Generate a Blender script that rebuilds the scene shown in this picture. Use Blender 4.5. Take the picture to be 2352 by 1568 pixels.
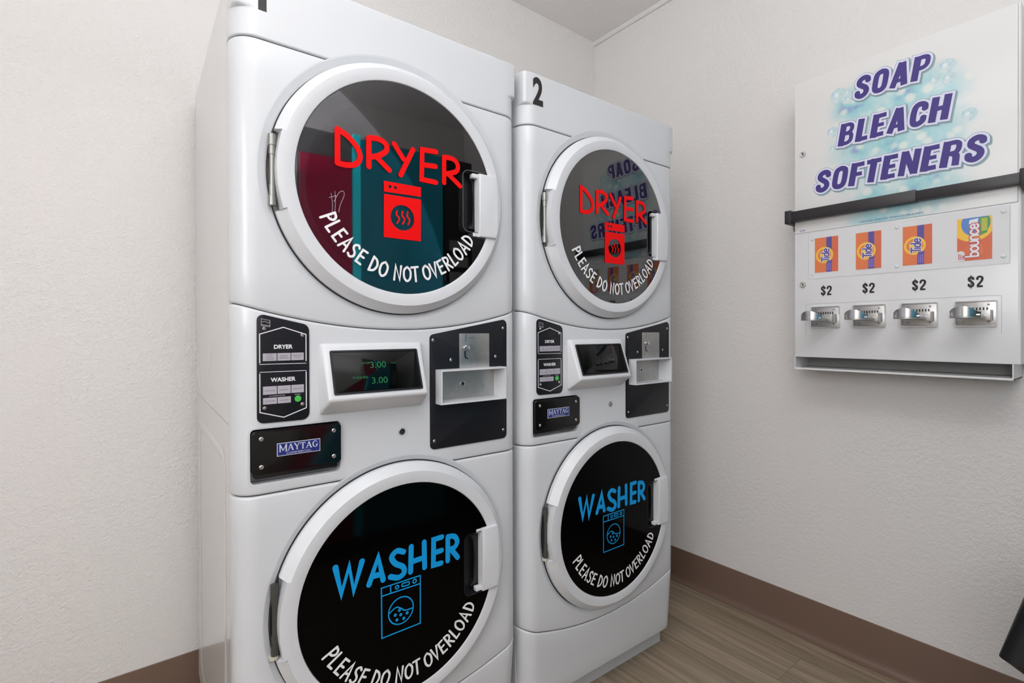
import bpy, bmesh, math, random
from mathutils import Vector, Matrix
PI = math.pi
random.seed(4)
scene = bpy.context.scene
for o in list(bpy.data.objects): bpy.data.objects.remove(o)
COL = scene.collection

# ------------------------------------------------------------------ camera
PHI = 0.0194                      # the machines stand 1.1 degrees off square with the room
CAM_H = 1.1394
def cam_basis(yaw, pitch, roll):
    a, b, c = [math.radians(v) for v in (yaw, pitch, roll)]
    fw = Vector((math.sin(a)*math.cos(b), math.cos(a)*math.cos(b), math.sin(b)))
    r = Vector((math.cos(a), -math.sin(a), 0)); u = r.cross(fw)
    return r*math.cos(c)+u*math.sin(c), -r*math.sin(c)+u*math.cos(c), fw
r_, u_, f_ = cam_basis(36.8492, -0.2913, -0.1813)
rz = Matrix.Rotation(-PHI, 3, 'Z')
r_, u_, f_ = rz @ r_, rz @ u_, rz @ f_
cd = bpy.data.cameras.new('camera'); cam = bpy.data.objects.new('camera', cd); COL.objects.link(cam)
cam.matrix_world = Matrix(((r_.x, u_.x, -f_.x, 0), (r_.y, u_.y, -f_.y, 0), (r_.z, u_.z, -f_.z, CAM_H), (0, 0, 0, 1)))
cd.sensor_width = 36; cd.lens = 1150.64/2352*36; cd.shift_y = -17.45/2352; cd.clip_start = .02
scene.camera = cam

# ------------------------------------------------------------------ light and exposure
w = bpy.data.worlds.new('world'); scene.world = w; w.use_nodes = True
w.node_tree.nodes['Background'].inputs[0].default_value = (1, 1, 1, 1)
w.node_tree.nodes['Background'].inputs[1].default_value = 0.3
scene.view_settings.view_transform = 'Standard'; scene.view_settings.look = 'None'
scene.view_settings.gamma = 1; scene.view_settings.use_curve_mapping = False
scene.view_settings.exposure = 0.0
def area(name, loc, rot, sx, sy, power, col=(1, 1, 1)):
    l = bpy.data.lights.new(name, 'AREA'); l.shape = 'RECTANGLE'; l.size = sx; l.size_y = sy
    l.energy = power; l.color = col
    o = bpy.data.objects.new(name, l); COL.objects.link(o); o.location = loc; o.rotation_euler = rot
    return o
area('ceiling_lamp_light', (0.15, 0.1, 2.62), (0, 0, 0), 0.30, 1.15, 2.5, (.96, .98, 1))
area('fill_light_up', (0.08, -0.30, 1.90), (math.radians(180), 0, 0), 1.0, 1.0, 40, (.955, .975, 1))  # added upward fill that brightens the ceiling and softens the light
area('fill_light_left', (-1.75, -.50, 1.85), (math.radians(90), 0, math.radians(-90)), 1.2, 1.1, 26, (.97, .98, 1))  # unseen fill added on the left to lift the right wall
area('fill_light_rear', (-0.75, -1.15, 1.95), (math.radians(90), 0, 0), 1.2, 1.0, 2.5, (.97, .98, 1))  # extra frontal fill added behind the camera, no fixture there

# ------------------------------------------------------------------ materials
def nmat(name):
    m = bpy.data.materials.new(name); m.use_nodes = True
    return m, m.node_tree.nodes, m.node_tree.links, m.node_tree.nodes['Principled BSDF']
def srgb(r, g, b):
    f = lambda c: (c/255/12.92) if c/255 <= .04045 else ((c/255+.055)/1.055)**2.4
    return (f(r), f(g), f(b), 1)
def plain(name, col, rough=.5, metal=0, spec=None, coat=0, emit=0, wear=0.0, scale=30):
    m, N, L, B = nmat(name)
    B.inputs['Roughness'].default_value = rough; B.inputs['Metallic'].default_value = metal
    if spec is not None: B.inputs['IOR'].default_value = spec
    if coat: B.inputs['Coat Weight'].default_value = coat; B.inputs['Coat Roughness'].default_value = .08
    t = N.new('ShaderNodeTexCoord'); n = N.new('ShaderNodeTexNoise'); n.inputs['Scale'].default_value = scale
    n.inputs['Detail'].default_value = 3
    mx = N.new('ShaderNodeMix'); mx.data_type = 'RGBA'
    k = 1-wear
    mx.inputs[6].default_value = (col[0]*k, col[1]*k, col[2]*k, 1); mx.inputs[7].default_value = col
    L.new(t.outputs['Object'], n.inputs['Vector']); L.new(n.outputs['Fac'], mx.inputs[0]); L.new(mx.outputs[2], B.inputs['Base Color'])
    if emit:
        L.new(mx.outputs[2], B.inputs['Emission Color']); B.inputs['Emission Strength'].default_value = emit
    return m
def wall_mat(name, col, bump=.35, sc=1.0, knock=True):
    m, N, L, B = nmat(name)
    B.inputs['Roughness'].default_value = .75
    t = N.new('ShaderNodeTexCoord'); mp = N.new('ShaderNodeMapping'); L.new(t.outputs['Object'], mp.inputs[0])
    n1 = N.new('ShaderNodeTexNoise'); n1.inputs['Scale'].default_value = 85*sc; n1.inputs['Detail'].default_value = 4
    n1.inputs['Distortion'].default_value = .25
    n2 = N.new('ShaderNodeTexNoise'); n2.inputs['Scale'].default_value = 240*sc; n2.inputs['Detail'].default_value = 2
    n3 = N.new('ShaderNodeTexNoise'); n3.inputs['Scale'].default_value = 2.2; n3.inputs['Detail'].default_value = 2
    for n in (n1, n2, n3): L.new(mp.outputs[0], n.inputs['Vector'])
    r = N.new('ShaderNodeValToRGB'); r.color_ramp.elements[0].position = .36; r.color_ramp.elements[1].position = .70
    L.new(n1.outputs['Fac'], r.inputs[0])
    r3 = N.new('ShaderNodeMapRange'); r3.inputs[1].default_value = .35; r3.inputs[2].default_value = .65
    r3.inputs[3].default_value = .45; r3.inputs[4].default_value = 1.0
    L.new(n3.outputs['Fac'], r3.inputs[0])
    a = N.new('ShaderNodeMath'); a.operation = 'MULTIPLY'; L.new(r.outputs[0], a.inputs[0]); L.new(r3.outputs[0], a.inputs[1])
    b = N.new('ShaderNodeMath'); b.operation = 'MULTIPLY_ADD'; L.new(n2.outputs['Fac'], b.inputs[0]); b.inputs[1].default_value = .95
    L.new(a.outputs[0], b.inputs[2])
    bp = N.new('ShaderNodeBump'); bp.inputs['Strength'].default_value = bump; bp.inputs['Distance'].default_value = .0022
    L.new(b.outputs[0], bp.inputs['Height']); L.new(bp.outputs[0], B.inputs['Normal'])
    mx = N.new('ShaderNodeMix'); mx.data_type = 'RGBA'
    mx.inputs[6].default_value = (col[0]*.99, col[1]*.972, col[2]*.975, 1); mx.inputs[7].default_value = col
    L.new(n3.outputs['Fac'], mx.inputs[0]); L.new(mx.outputs[2], B.inputs['Base Color'])
    return m
M = {}
M['wall'] = wall_mat('wall_paint', (.80, .789, .770, 1), .62)
M['ceiling'] = wall_mat('ceiling_texture', (.88, .85, .84, 1), .7, 1.2)
M['white'] = plain('white_enamel', (.665, .688, .712, 1), .30, coat=.2, wear=.03, scale=9)
M['side'] = plain('side_enamel', (.70, .70, .69, 1), .2, coat=.3, wear=.04, scale=6)
M['door'] = plain('white_plastic', (.69, .71, .735, 1), .32, wear=.02)
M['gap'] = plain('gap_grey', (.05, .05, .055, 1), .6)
M['black'] = plain('black_panel', (.007, .008, .012, 1), .42, spec=1.45, wear=.2)
M['binblack'] = plain('black_bin_plastic', (.004, .004, .005, 1), .3, spec=1.3)
M['blackbox'] = plain('black_gloss', (.004, .0035, .0035, 1), .14, spec=1.45)
M['steel'] = plain('brushed_steel', (.60, .59, .57, 1), .45, 1, wear=.25, scale=60)
M['chrome'] = plain('chrome', (.74, .75, .76, 1), .24, 1, wear=.15, scale=80)
M['zinc'] = plain('zinc_plate', (.60, .60, .59, 1), .40, 1, wear=.3, scale=50)
M['screw'] = plain('screw_metal', (.62, .60, .57, 1), .25, 1)
M['dark'] = plain('dark_plastic', (.012, .012, .014, 1), .3)
M['drum'] = plain('grey_drum', (.46, .47, .52, 1), .5)
M['red'] = plain('red_vinyl', srgb(236, 6, 8), .55, spec=1.25)
M['blue'] = plain('blue_vinyl', srgb(18, 154, 222), .55, spec=1.25)
M['whitevinyl'] = plain('white_vinyl', (.86, .86, .88, 1), .5)
M['whiteprint'] = plain('white_print', (.78, .78, .82, 1), .5)
M['greyprint'] = plain('grey_button_print', srgb(178, 174, 184), .45)
M['darkprint'] = plain('dark_print', srgb(60, 56, 66), .5)
M['green'] = plain('green_button', srgb(66, 178, 72), .4, emit=.12)
M['lcdgreen'] = plain('lcd_green', srgb(24, 110, 62), .4, emit=.12)
M['navy'] = plain('navy_badge', srgb(34, 46, 120), .35)
M['silverprint'] = plain('silver_print', srgb(205, 212, 225), .3)
M['blackvinyl'] = plain('black_vinyl', srgb(30, 26, 24), .5)
M['purple'] = plain('purple_print', srgb(66, 52, 132), .45)
M['outline'] = plain('pale_outline_print', srgb(226, 228, 244), .45)
M['slate'] = plain('slate_outline_print', srgb(104, 124, 160), .45)
M['printshade'] = plain('grey_teal_print', srgb(150, 178, 184), .45)
M['vendor'] = plain('vendor_white_paint', (.79, .795, .80, 1), .3, coat=.2, wear=.02)
M['traydark'] = plain('tray_shade_grey', (.30, .30, .29, 1), .5)  # shade inside the delivery tray as grey; also colours the selection buttons
M['orange'] = plain('orange_print', srgb(240, 118, 22), .4, wear=.12, scale=60)
M['orangedark'] = plain('dark_orange_print', srgb(230, 98, 30), .4, wear=.15, scale=60)
M['yellow'] = plain('yellow_print', srgb(252, 200, 10), .4)
M['indigo'] = plain('indigo_print', srgb(68, 46, 152), .4)
M['lilac'] = plain('lilac_print', srgb(150, 120, 215), .4)
M['skyblue'] = plain('sky_blue_print', srgb(70, 130, 205), .4)
M['lime'] = plain('lime_print', srgb(180, 190, 40), .4)
M['leaf'] = plain('leaf_green_print', srgb(50, 150, 60), .4)
M['crimson'] = plain('crimson_print', srgb(200, 50, 60), .4)
M['edgeshadow'] = plain('panel_edge_shadow', (.42, .42, .42, 1), .5)
M['bar'] = plain('black_bar_paint', (.022, .020, .023, 1), .4, wear=.2)
M['dim'] = plain('galvanised', (.33, .33, .31, 1), .35, .8)
M['pindark'] = plain('dull_dark_metal', (.10, .10, .095, 1), .4, .6)
M['rubber'] = plain('cream_rubber', (.55, .53, .42, 1), .6)
def clear_mat():
    m, N, L, B = nmat('clear_plastic'); B.inputs['Base Color'].default_value = (.96, .97, 1, 1)
    B.inputs['Roughness'].default_value = .05; B.inputs['Alpha'].default_value = .04
    return m
M['clear'] = clear_mat()
def tint_glass(name, tint, gloss, ior=1.5):
    m, N, L, B = nmat(name)
    out = N['Material Output']
    tr = N.new('ShaderNodeBsdfTransparent'); tr.inputs[0].default_value = tint
    gl = N.new('ShaderNodeBsdfGlossy'); gl.inputs['Roughness'].default_value = .02; gl.inputs[0].default_value = (gloss, gloss, gloss, 1)
    fr = N.new('ShaderNodeFresnel'); fr.inputs[0].default_value = ior
    mx = N.new('ShaderNodeMixShader'); L.new(fr.outputs[0], mx.inputs[0]); L.new(tr.outputs[0], mx.inputs[1]); L.new(gl.outputs[0], mx.inputs[2])
    L.new(mx.outputs[0], out.inputs[0]); return m
M['dglass'] = tint_glass('smoked_glass', (.60, .60, .64, 1), 1.0, 2.0)
M['wglass'] = plain('black_glass', (.0012, .001, .001, 1), .06, spec=1.18)
M['screen'] = plain('dark_screen', (.002, .003, .003, 1), .05, spec=1.42)
def baseboard_mat():
    m = plain('brown_vinyl_base', srgb(124, 101, 87), .42, wear=.12, scale=3); return m
M['base'] = baseboard_mat()
def floor_mat():
    m, N, L, B = nmat('vinyl_plank')
    t = N.new('ShaderNodeTexCoord'); mp = N.new('ShaderNodeMapping'); mp.inputs['Scale'].default_value = (38, 1.6, 1)
    oi = N.new('ShaderNodeObjectInfo'); ad = N.new('ShaderNodeVectorMath'); ad.operation = 'MULTIPLY_ADD'
    L.new(oi.outputs['Random'], ad.inputs[0]); ad.inputs[1].default_value = (7, 3, 5); L.new(t.outputs['Object'], ad.inputs[2])
    L.new(ad.outputs[0], mp.inputs[0])
    n = N.new('ShaderNodeTexNoise'); n.inputs['Scale'].default_value = 1; n.inputs['Detail'].default_value = 6; n.inputs['Distortion'].default_value = 1.2
    L.new(mp.outputs[0], n.inputs['Vector'])
    mp2 = N.new('ShaderNodeMapping'); mp2.inputs['Scale'].default_value = (140, 4, 1); L.new(ad.outputs[0], mp2.inputs[0])
    n2 = N.new('ShaderNodeTexNoise'); n2.inputs['Scale'].default_value = 1; n2.inputs['Detail'].default_value = 4; L.new(mp2.outputs[0], n2.inputs['Vector'])
    r = N.new('ShaderNodeValToRGB'); e = r.color_ramp.elements
    e[0].position = .33; e[0].color = srgb(128, 115, 95); e[1].position = .66; e[1].color = srgb(164, 147, 128)
    x = e.new(.5); x.color = srgb(146, 131, 111)
    mxv = N.new('ShaderNodeMath'); mxv.operation = 'MULTIPLY_ADD'; L.new(n2.outputs['Fac'], mxv.inputs[0]); mxv.inputs[1].default_value = .3
    sb = N.new('ShaderNodeMath'); sb.operation = 'SUBTRACT'; L.new(n.outputs['Fac'], sb.inputs[0]); sb.inputs[1].default_value = .15
    L.new(sb.outputs[0], mxv.inputs[2]); L.new(mxv.outputs[0], r.inputs[0]); L.new(r.outputs[0], B.inputs['Base Color'])
    B.inputs['Roughness'].default_value = .42
    bp = N.new('ShaderNodeBump'); bp.inputs['Strength'].default_value = .15; bp.inputs['Distance'].default_value = .001
    L.new(n2.outputs['Fac'], bp.inputs['Height']); L.new(bp.outputs[0], B.inputs['Normal'])
    return m
M['plank'] = floor_mat()
M['subfloor'] = plain('floor_joint', srgb(70, 60, 50), .7)
def bubble_mat():
    """printed bubble picture of the soap sign: teal cloud with pale round bubbles on white"""
    m, N, L, B = nmat('bubble_print'); B.inputs['Roughness'].default_value = .3
    t = N.new('ShaderNodeTexCoord')
    # cloud mask: ellipses in sign space (x right, z up)
    def ell(cx, cz, rx, rz):
        mp = N.new('ShaderNodeMapping'); mp.vector_type = 'TEXTURE'
        mp.inputs['Location'].default_value = (cx, 0, cz); mp.inputs['Scale'].default_value = (rx, 1, rz)
        L.new(t.outputs['Object'], mp.inputs[0])
        s = N.new('ShaderNodeSeparateXYZ'); L.new(mp.outputs[0], s.inputs[0])
        c = N.new('ShaderNodeCombineXYZ'); L.new(s.outputs[0], c.inputs[0]); L.new(s.outputs[2], c.inputs[1])
        ln = N.new('ShaderNodeVectorMath'); ln.operation = 'LENGTH'; L.new(c.outputs[0], ln.inputs[0])
        mr = N.new('ShaderNodeMapRange'); mr.interpolation_type = 'SMOOTHSTEP'
        mr.inputs[1].default_value = 1.15; mr.inputs[2].default_value = .45; L.new(ln.outputs['Value'], mr.inputs[0])
        return mr.outputs[0]
    es = [ell(.29, 1.70, .19, .18), ell(.20, 1.86, .10, .07), ell(.33, 1.82, .14, .10), ell(.31, 1.55, .16, .09), ell(.27, 1.49, .12, .05)]
    acc = es[0]
    for e2 in es[1:]:
        a = N.new('ShaderNodeMath'); a.operation = 'MAXIMUM'; L.new(acc, a.inputs[0]); L.new(e2, a.inputs[1]); acc = a.outputs[0]
    n = N.new('ShaderNodeTexNoise'); n.inputs['Scale'].default_value = 16; n.inputs['Detail'].default_value = 4; L.new(t.outputs['Object'], n.inputs['Vector'])
    r = N.new('ShaderNodeValToRGB'); e = r.color_ramp.elements
    e[0].position = .30; e[0].color = srgb(150, 160, 210); e[1].position = .68; e[1].color = srgb(214, 232, 232)
    x = e.new(.40); x.color = srgb(158, 212, 218); x = e.new(.54); x.color = srgb(184, 222, 226)
    L.new(n.outputs['Fac'], r.inputs[0])
    v = N.new('ShaderNodeTexVoronoi'); v.inputs['Scale'].default_value = 24; v.inputs['Randomness'].default_value = 1; L.new(t.outputs['Object'], v.inputs['Vector'])
    mr = N.new('ShaderNodeMapRange'); mr.interpolation_type = 'SMOOTHSTEP'; mr.inputs[1].default_value = .42; mr.inputs[2].default_value = .18; mr.inputs[4].default_value = .8
    L.new(v.outputs['Distance'], mr.inputs[0])
    m1 = N.new('ShaderNodeMix'); m1.data_type = 'RGBA'; L.new(mr.outputs[0], m1.inputs[0]); L.new(r.outputs[0], m1.inputs[6]); m1.inputs[7].default_value = srgb(236, 240, 232)
    m2 = N.new('ShaderNodeMix'); m2.data_type = 'RGBA'; L.new(acc, m2.inputs[0]); m2.inputs[6].default_value = srgb(232, 232, 230); L.new(m1.outputs[2], m2.inputs[7])
    L.new(m2.outputs[2], B.inputs['Base Color']); return m
M['bubbles'] = bubble_mat()
def bubble_disc_mat():
    m, N, L, B = nmat('soap_bubble_print'); B.inputs['Roughness'].default_value = .3
    t = N.new('ShaderNodeTexCoord'); ln = N.new('ShaderNodeVectorMath'); ln.operation = 'LENGTH'; L.new(t.outputs['Object'], ln.inputs[0])
    n = N.new('ShaderNodeTexNoise'); n.inputs['Scale'].default_value = 60; L.new(t.outputs['Object'], n.inputs['Vector'])
    r = N.new('ShaderNodeValToRGB'); e = r.color_ramp.elements
    e[0].position = .3; e[0].color = srgb(172, 212, 220); e[1].position = .62; e[1].color = srgb(216, 230, 232)
    L.new(n.outputs['Fac'], r.inputs[0]); L.new(r.outputs[0], B.inputs['Base Color']); return m
M['bubble'] = bubble_disc_mat(); M['bubbleglint'] = plain('bubble_glint_print', srgb(230, 240, 240), .3)

# ------------------------------------------------------------------ helpers. Local frame of a thing: x right, z up, front towards -y; "d" = distance in front of y = 0
def link(name, me, mat=None, parent=None, smooth=False):
    if mat is not None: me.materials.append(M[mat] if isinstance(mat, str) else mat)
    if smooth:
        for p in me.polygons: p.use_smooth = True
    o = bpy.data.objects.new(name, me); COL.objects.link(o)
    if parent: o.parent = parent
    return o
def bmlink(name, bm, mat=None, parent=None, smooth=False, auto=None):
    bmesh.ops.recalc_face_normals(bm, faces=bm.faces)
    me = bpy.data.meshes.new(name); bm.to_mesh(me); bm.free()
    o = link(name, me, mat, parent, smooth)
    if auto: me.set_sharp_from_angle(angle=math.radians(auto))
    return o
def empty(name, loc, rz=0):
    o = bpy.data.objects.new(name, None); COL.objects.link(o); o.location = loc; o.rotation_euler = (0, 0, rz); o.empty_display_size = .1
    return o
def tag(o, label=None, cat=None, group=None, kind=None):
    for k, v in (('label', label), ('category', cat), ('group', group), ('kind', kind)):
        if v: o[k] = v
    return o
def add_box(bm, x0, x1, y0, y1, z0, z1):
    vs = [bm.verts.new((x, y, z)) for x in (x0, x1) for y in (y0, y1) for z in (z0, z1)]
    for f in ((0, 1, 3, 2), (4, 6, 7, 5), (0, 4, 5, 1), (2, 3, 7, 6), (0, 2, 6, 4), (1, 5, 7, 3)):
        bm.faces.new([vs[i] for i in f])
    return vs
def box(name, x0, x1, d0, d1, z0, z1, mat, parent=None, bev=0, seg=2):
    """d0 (back) .. d1 (front), d measured towards the viewer"""
    bm = bmesh.new(); add_box(bm, x0, x1, -d1, -d0, z0, z1)
    if bev: bmesh.ops.bevel(bm, geom=bm.edges[:], offset=bev, segments=seg, profile=.5, affect='EDGES')
    return bmlink(name, bm, mat, parent, smooth=bool(bev), auto=40 if bev else None)
def rrect(x0, x1, z0, z1, r, n=6):
    pts = []
    for cx, cz, a0 in ((x1-r, z1-r, 0), (x0+r, z1-r, 90), (x0+r, z0+r, 180), (x1-r, z0+r, 270)):
        for i in range(n+1):
            a = math.radians(a0+90*i/n); pts.append((cx+r*math.cos(a), cz+r*math.sin(a)))
    return pts
def rpoly(pts, r, n=6):
    """round the corners of a polygon"""
    out = []; k = len(pts)
    for i in range(k):
        p = Vector(pts[i]); a = Vector(pts[i-1]); b = Vector(pts[(i+1) % k])
        ri = r[i] if isinstance(r, (list, tuple)) else r
        da = (a-p).normalized(); db = (b-p).normalized(); ang = da.angle(db)
        L = ri/math.tan(ang/2); s = p+da*L; e = p+db*L
        if ri <= 0: out.append(tuple(p)); continue
        bis = (da+db).normalized(); c = p+bis*(ri/math.sin(ang/2))
        v0 = s-c; v1 = e-c; tot = v0.angle_signed(v1)
        for j in range(n+1):
            rot = Matrix.Rotation(-tot*j/n, 2); out.append(tuple(c+rot @ v0))
    return out
def plate(name, pts, d0, d1, mat, parent=None, bev=0, seg=2):
    """prism of outline pts (x,z) between depths d0 and d1, front edge softened"""
    bm = bmesh.new()
    bk = [bm.verts.new((x, -d0, z)) for x, z in pts]; fr = [bm.verts.new((x, -d1, z)) for x, z in pts]
    n = len(pts); bm.faces.new(bk); ff = bm.faces.new(list(reversed(fr)))
    for i in range(n): bm.faces.new((bk[i], fr[i], fr[(i+1) % n], bk[(i+1) % n]))
    if bev: bmesh.ops.bevel(bm, geom=list(ff.edges), offset=bev, segments=seg, profile=.5, affect='EDGES')
    return bmlink(name, bm, mat, parent, smooth=True, auto=35)
def ringplate(name, outer, inner, d0, d1, mat, parent=None):
    bm = bmesh.new(); n = len(outer); assert n == len(inner)
    q = [[bm.verts.new((x, -d, z)) for x, z in P] for P, d in ((outer, d0), (outer, d1), (inner, d1), (inner, d0))]
    for k in range(4):
        a, b = q[k], q[(k+1) % 4]
        for i in range(n): bm.faces.new((a[i], a[(i+1) % n], b[(i+1) % n], b[i]))
    return bmlink(name, bm, mat, parent, smooth=True, auto=35)
def lathe(name, prof, cx, cz, mat, parent=None, n=96, closed=False, cap=False, auto=35):
    """prof = [(radius, d)] turned about the axis through (cx, cz) along y"""
    bm = bmesh.new(); rows = []
    for r, d in prof:
        rows.append([bm.verts.new((cx+r*math.cos(2*PI*i/n), -d, cz+r*math.sin(2*PI*i/n))) for i in range(n)])
    m = len(rows)
    for k in range(m if closed else m-1):
        a, b = rows[k], rows[(k+1) % m]
        for i in range(n): bm.faces.new((a[i], a[(i+1) % n], b[(i+1) % n], b[i]))
    if cap: bm.faces.new(rows[-1]); bm.faces.new(rows[0])
    return bmlink(name, bm, mat, parent, smooth=True, auto=auto)
def vcyl(name, x, d, z0, z1, r, mat, parent=None, n=20, steps=None):
    """upright cylinder, optional steps [(z, r)]"""
    bm = bmesh.new(); st = steps or [(z0, r), (z1, r)]; rows = []
    for z, rr in st: rows.append([bm.verts.new((x+rr*math.cos(2*PI*i/n), -d+rr*math.sin(2*PI*i/n), z)) for i in range(n)])
    for a, b in zip(rows, rows[1:]):
        for i in range(n): bm.faces.new((a[i], a[(i+1) % n], b[(i+1) % n], b[i]))
    bm.faces.new(rows[0]); bm.faces.new(rows[-1])
    return bmlink(name, bm, mat, parent, smooth=True, auto=35)
def cut(o, cutters):
    for c in cutters:
        md = o.modifiers.new('cut', 'BOOLEAN'); md.operation = 'DIFFERENCE'; md.object = c; md.solver = 'EXACT'
    bpy.context.view_layer.update()
    dg = bpy.context.evaluated_depsgraph_get()
    me = bpy.data.meshes.new_from_object(o.evaluated_get(dg), preserve_all_data_layers=True, depsgraph=dg)
    o.modifiers.clear(); o.data = me
    for p in me.polygons: p.use_smooth = True
    me.set_sharp_from_angle(angle=math.radians(32))
def cyl_cutter(cx, cz, r, d0, d1, n=128):
    return lathe('cutter', [(r, d0), (r, d1)], cx, cz, None, None, n, cap=True)
def smooth_path(P, sub=6):
    if len(P) < 3: return P
    out = []
    for i in range(len(P)-1):
        p0 = P[max(i-1, 0)]; p1 = P[i]; p2 = P[i+1]; p3 = P[min(i+2, len(P)-1)]
        for k in range(sub):
            t = k/sub
            out.append(tuple(.5*((2*p1[j])+(-p0[j]+p2[j])*t+(2*p0[j]-5*p1[j]+4*p2[j]-p3[j])*t*t+(-p0[j]+3*p1[j]-3*p2[j]+p3[j])*t**3) for j in (0, 1)))
    out.append(P[-1]); return out
def ribbon(bm, P, w, d, closed=False, xf=None, sq=False):
    """flat vinyl stroke with round ends at depth d"""
    P = [Vector(p) for p in P]; n = len(P); Lf, Rt = [], []
    for i in range(n):
        a = P[i-1] if (i or closed) else P[0]; b = P[(i+1) % n] if (i < n-1 or closed) else P[-1]
        t1 = (P[i]-a); t2 = (b-P[i])
        t1 = t1.normalized() if t1.length > 1e-9 else t2.normalized(); t2 = t2.normalized() if t2.length > 1e-9 else t1
        t = (t1+t2); t = t.normalized() if t.length > 1e-6 else t1
        nn = Vector((-t.y, t.x)); c = max(.45, nn.dot(Vector((-t1.y, t1.x))))
        Lf.append(P[i]+nn*w/2/c); Rt.append(P[i]-nn*w/2/c)
    f = xf or (lambda p: p)
    mk = lambda p: bm.verts.new((f(p)[0], -d, f(p)[1]))
    if closed:
        a = [mk(p) for p in Lf]; b = [mk(p) for p in Rt]
        for i in range(n): bm.faces.new((a[i], a[(i+1) % n], b[(i+1) % n], b[i]))
        return
    def capp(c, t, k=6):
        a0 = math.atan2(t.y, t.x); return [c+Vector((math.cos(a0+math.pi/2-math.pi*j/k), math.sin(a0+math.pi/2-math.pi*j/k)))*w/2 for j in range(1, k)]
    a = [mk(p) for p in Lf]; b = [mk(p) for p in Rt]
    for i in range(n-1): bm.faces.new((a[i], a[i+1], b[i+1], b[i]))
    if sq: return
    e = [mk(p) for p in capp(P[-1], (P[-1]-P[-2]))]; bm.faces.new([a[-1]]+e+[b[-1]])
    s = [mk(p) for p in capp(P[0], (P[0]-P[1]))]; bm.faces.new([b[0]]+s+[a[0]])
def thick(bm, P, w, dfun, closed=False):
    """heavy stroke as overlapping flat pieces: one quad per step, one disc per joint"""
    P = [Vector(p) for p in P]; n = len(P)
    for i in range(n if closed else n-1):
        a, b = P[i], P[(i+1) % n]
        if (b-a).length < 1e-7: continue
        t = (b-a).normalized(); nn = Vector((-t.y, t.x))*w/2; d = dfun()
        bm.faces.new([bm.verts.new((q.x, -d, q.y)) for q in (a+nn, b+nn, b-nn, a-nn)])
    for i in (range(n) if closed else range(1, n-1)):
        d = dfun(); bm.faces.new([bm.verts.new((P[i].x+w/2*math.cos(2*PI*k/18), -d, P[i].y+w/2*math.sin(2*PI*k/18))) for k in range(18)])
def strokes(name, paths, w, d, mat, parent, off=(0, 0), closed=(), sharp=()):
    bm = bmesh.new(); k = 0
    for i, p in enumerate(paths):
        pp = p if i in sharp or len(p) < 3 else smooth_path(p)
        ribbon(bm, pp, w, d+k*.00006, closed=(i in closed), xf=lambda q: (q[0]+off[0], q[1]+off[1])); k += 1
    return bmlink_flat(name, bm, mat, parent)
def bmlink_flat(name, bm, mat, parent):
    for f in bm.faces:
        f.normal_update()
        if f.normal.y > 0: f.normal_flip()
    me = bpy.data.meshes.new(name); bm.to_mesh(me); bm.free()
    return link(name, me, mat, parent)
def sheet(name, polys, d, mat, parent):
    bm = bmesh.new()
    for P in polys: bm.faces.new([bm.verts.new((x, -d, z)) for x, z in P])
    return bmlink_flat(name, bm, mat, parent)
def circ_pts(cx, cz, r, n=24, ry=None): return [(cx+r*math.cos(2*PI*i/n), cz+(ry or r)*math.sin(2*PI*i/n)) for i in range(n)]
def annulus(name, cx, cz, r0, r1, d, mat, parent, n=40, xs=1.0):
    bm = bmesh.new(); a = [bm.verts.new((cx+xs*r0*math.cos(2*PI*i/n), -d, cz+r0*math.sin(2*PI*i/n))) for i in range(n)]
    b = [bm.verts.new((cx+xs*r1*math.cos(2*PI*i/n), -d, cz+r1*math.sin(2*PI*i/n))) for i in range(n)]
    for i in range(n): bm.faces.new((a[i], a[(i+1) % n], b[(i+1) % n], b[i]))
    return bmlink_flat(name, bm, mat, parent)
def text(name, s, x, z, h, d, mat, parent, width=None, bold=0, shear=0, rot=0, align='CENTER', ext=0):
    """built-in font, cap height h, centred at (x, z); width fits the run to that length"""
    c = bpy.data.curves.new(name, 'FONT'); c.body = s; c.align_x = 'LEFT'; c.size = 1; c.offset = bold; c.shear = shear; c.resolution_u = 4
    o = bpy.data.objects.new(name, c); COL.objects.link(o); bpy.context.view_layer.update()
    dg = bpy.context.evaluated_depsgraph_get(); me = bpy.data.meshes.new_from_object(o.evaluated_get(dg)); bpy.data.objects.remove(o)
    xs = [v.co.x for v in me.vertices]; ys = [v.co.y for v in me.vertices]
    if not xs: return None
    x0, x1, y0, y1 = min(xs), max(xs), min(ys), max(ys)
    sy = h/(y1-y0); sx = (width/(x1-x0)) if width else sy
    ca, sa = math.cos(rot), math.sin(rot)
    for v in me.vertices:
        a = (v.co.x-(x0+x1)/2)*sx; b = (v.co.y-(y0+y1)/2)*sy
        v.co = (x+a*ca-b*sa, -d, z+a*sa+b*ca)
    me.materials.clear()
    for p in me.polygons:
        pass
    o = link(name, me, mat, parent)
    bm = bmesh.new(); bm.from_mesh(me)
    for f in bm.faces:
        f.normal_update()
        if f.normal.y > 0: f.normal_flip()
    bm.to_mesh(me); bm.free(); return o
def screw(x, z, d, r, parent, mat='screw', name='screw'):
    o = lathe(name, [(.0001, .0022), (r*.45, .0021), (r*.5, .0012), (r*.62, .0012), (r*.7, .002), (r, .001), (r, 0)], x, z, mat, parent, 14)
    for v in o.data.vertices: v.co.y -= d
    return o

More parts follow.
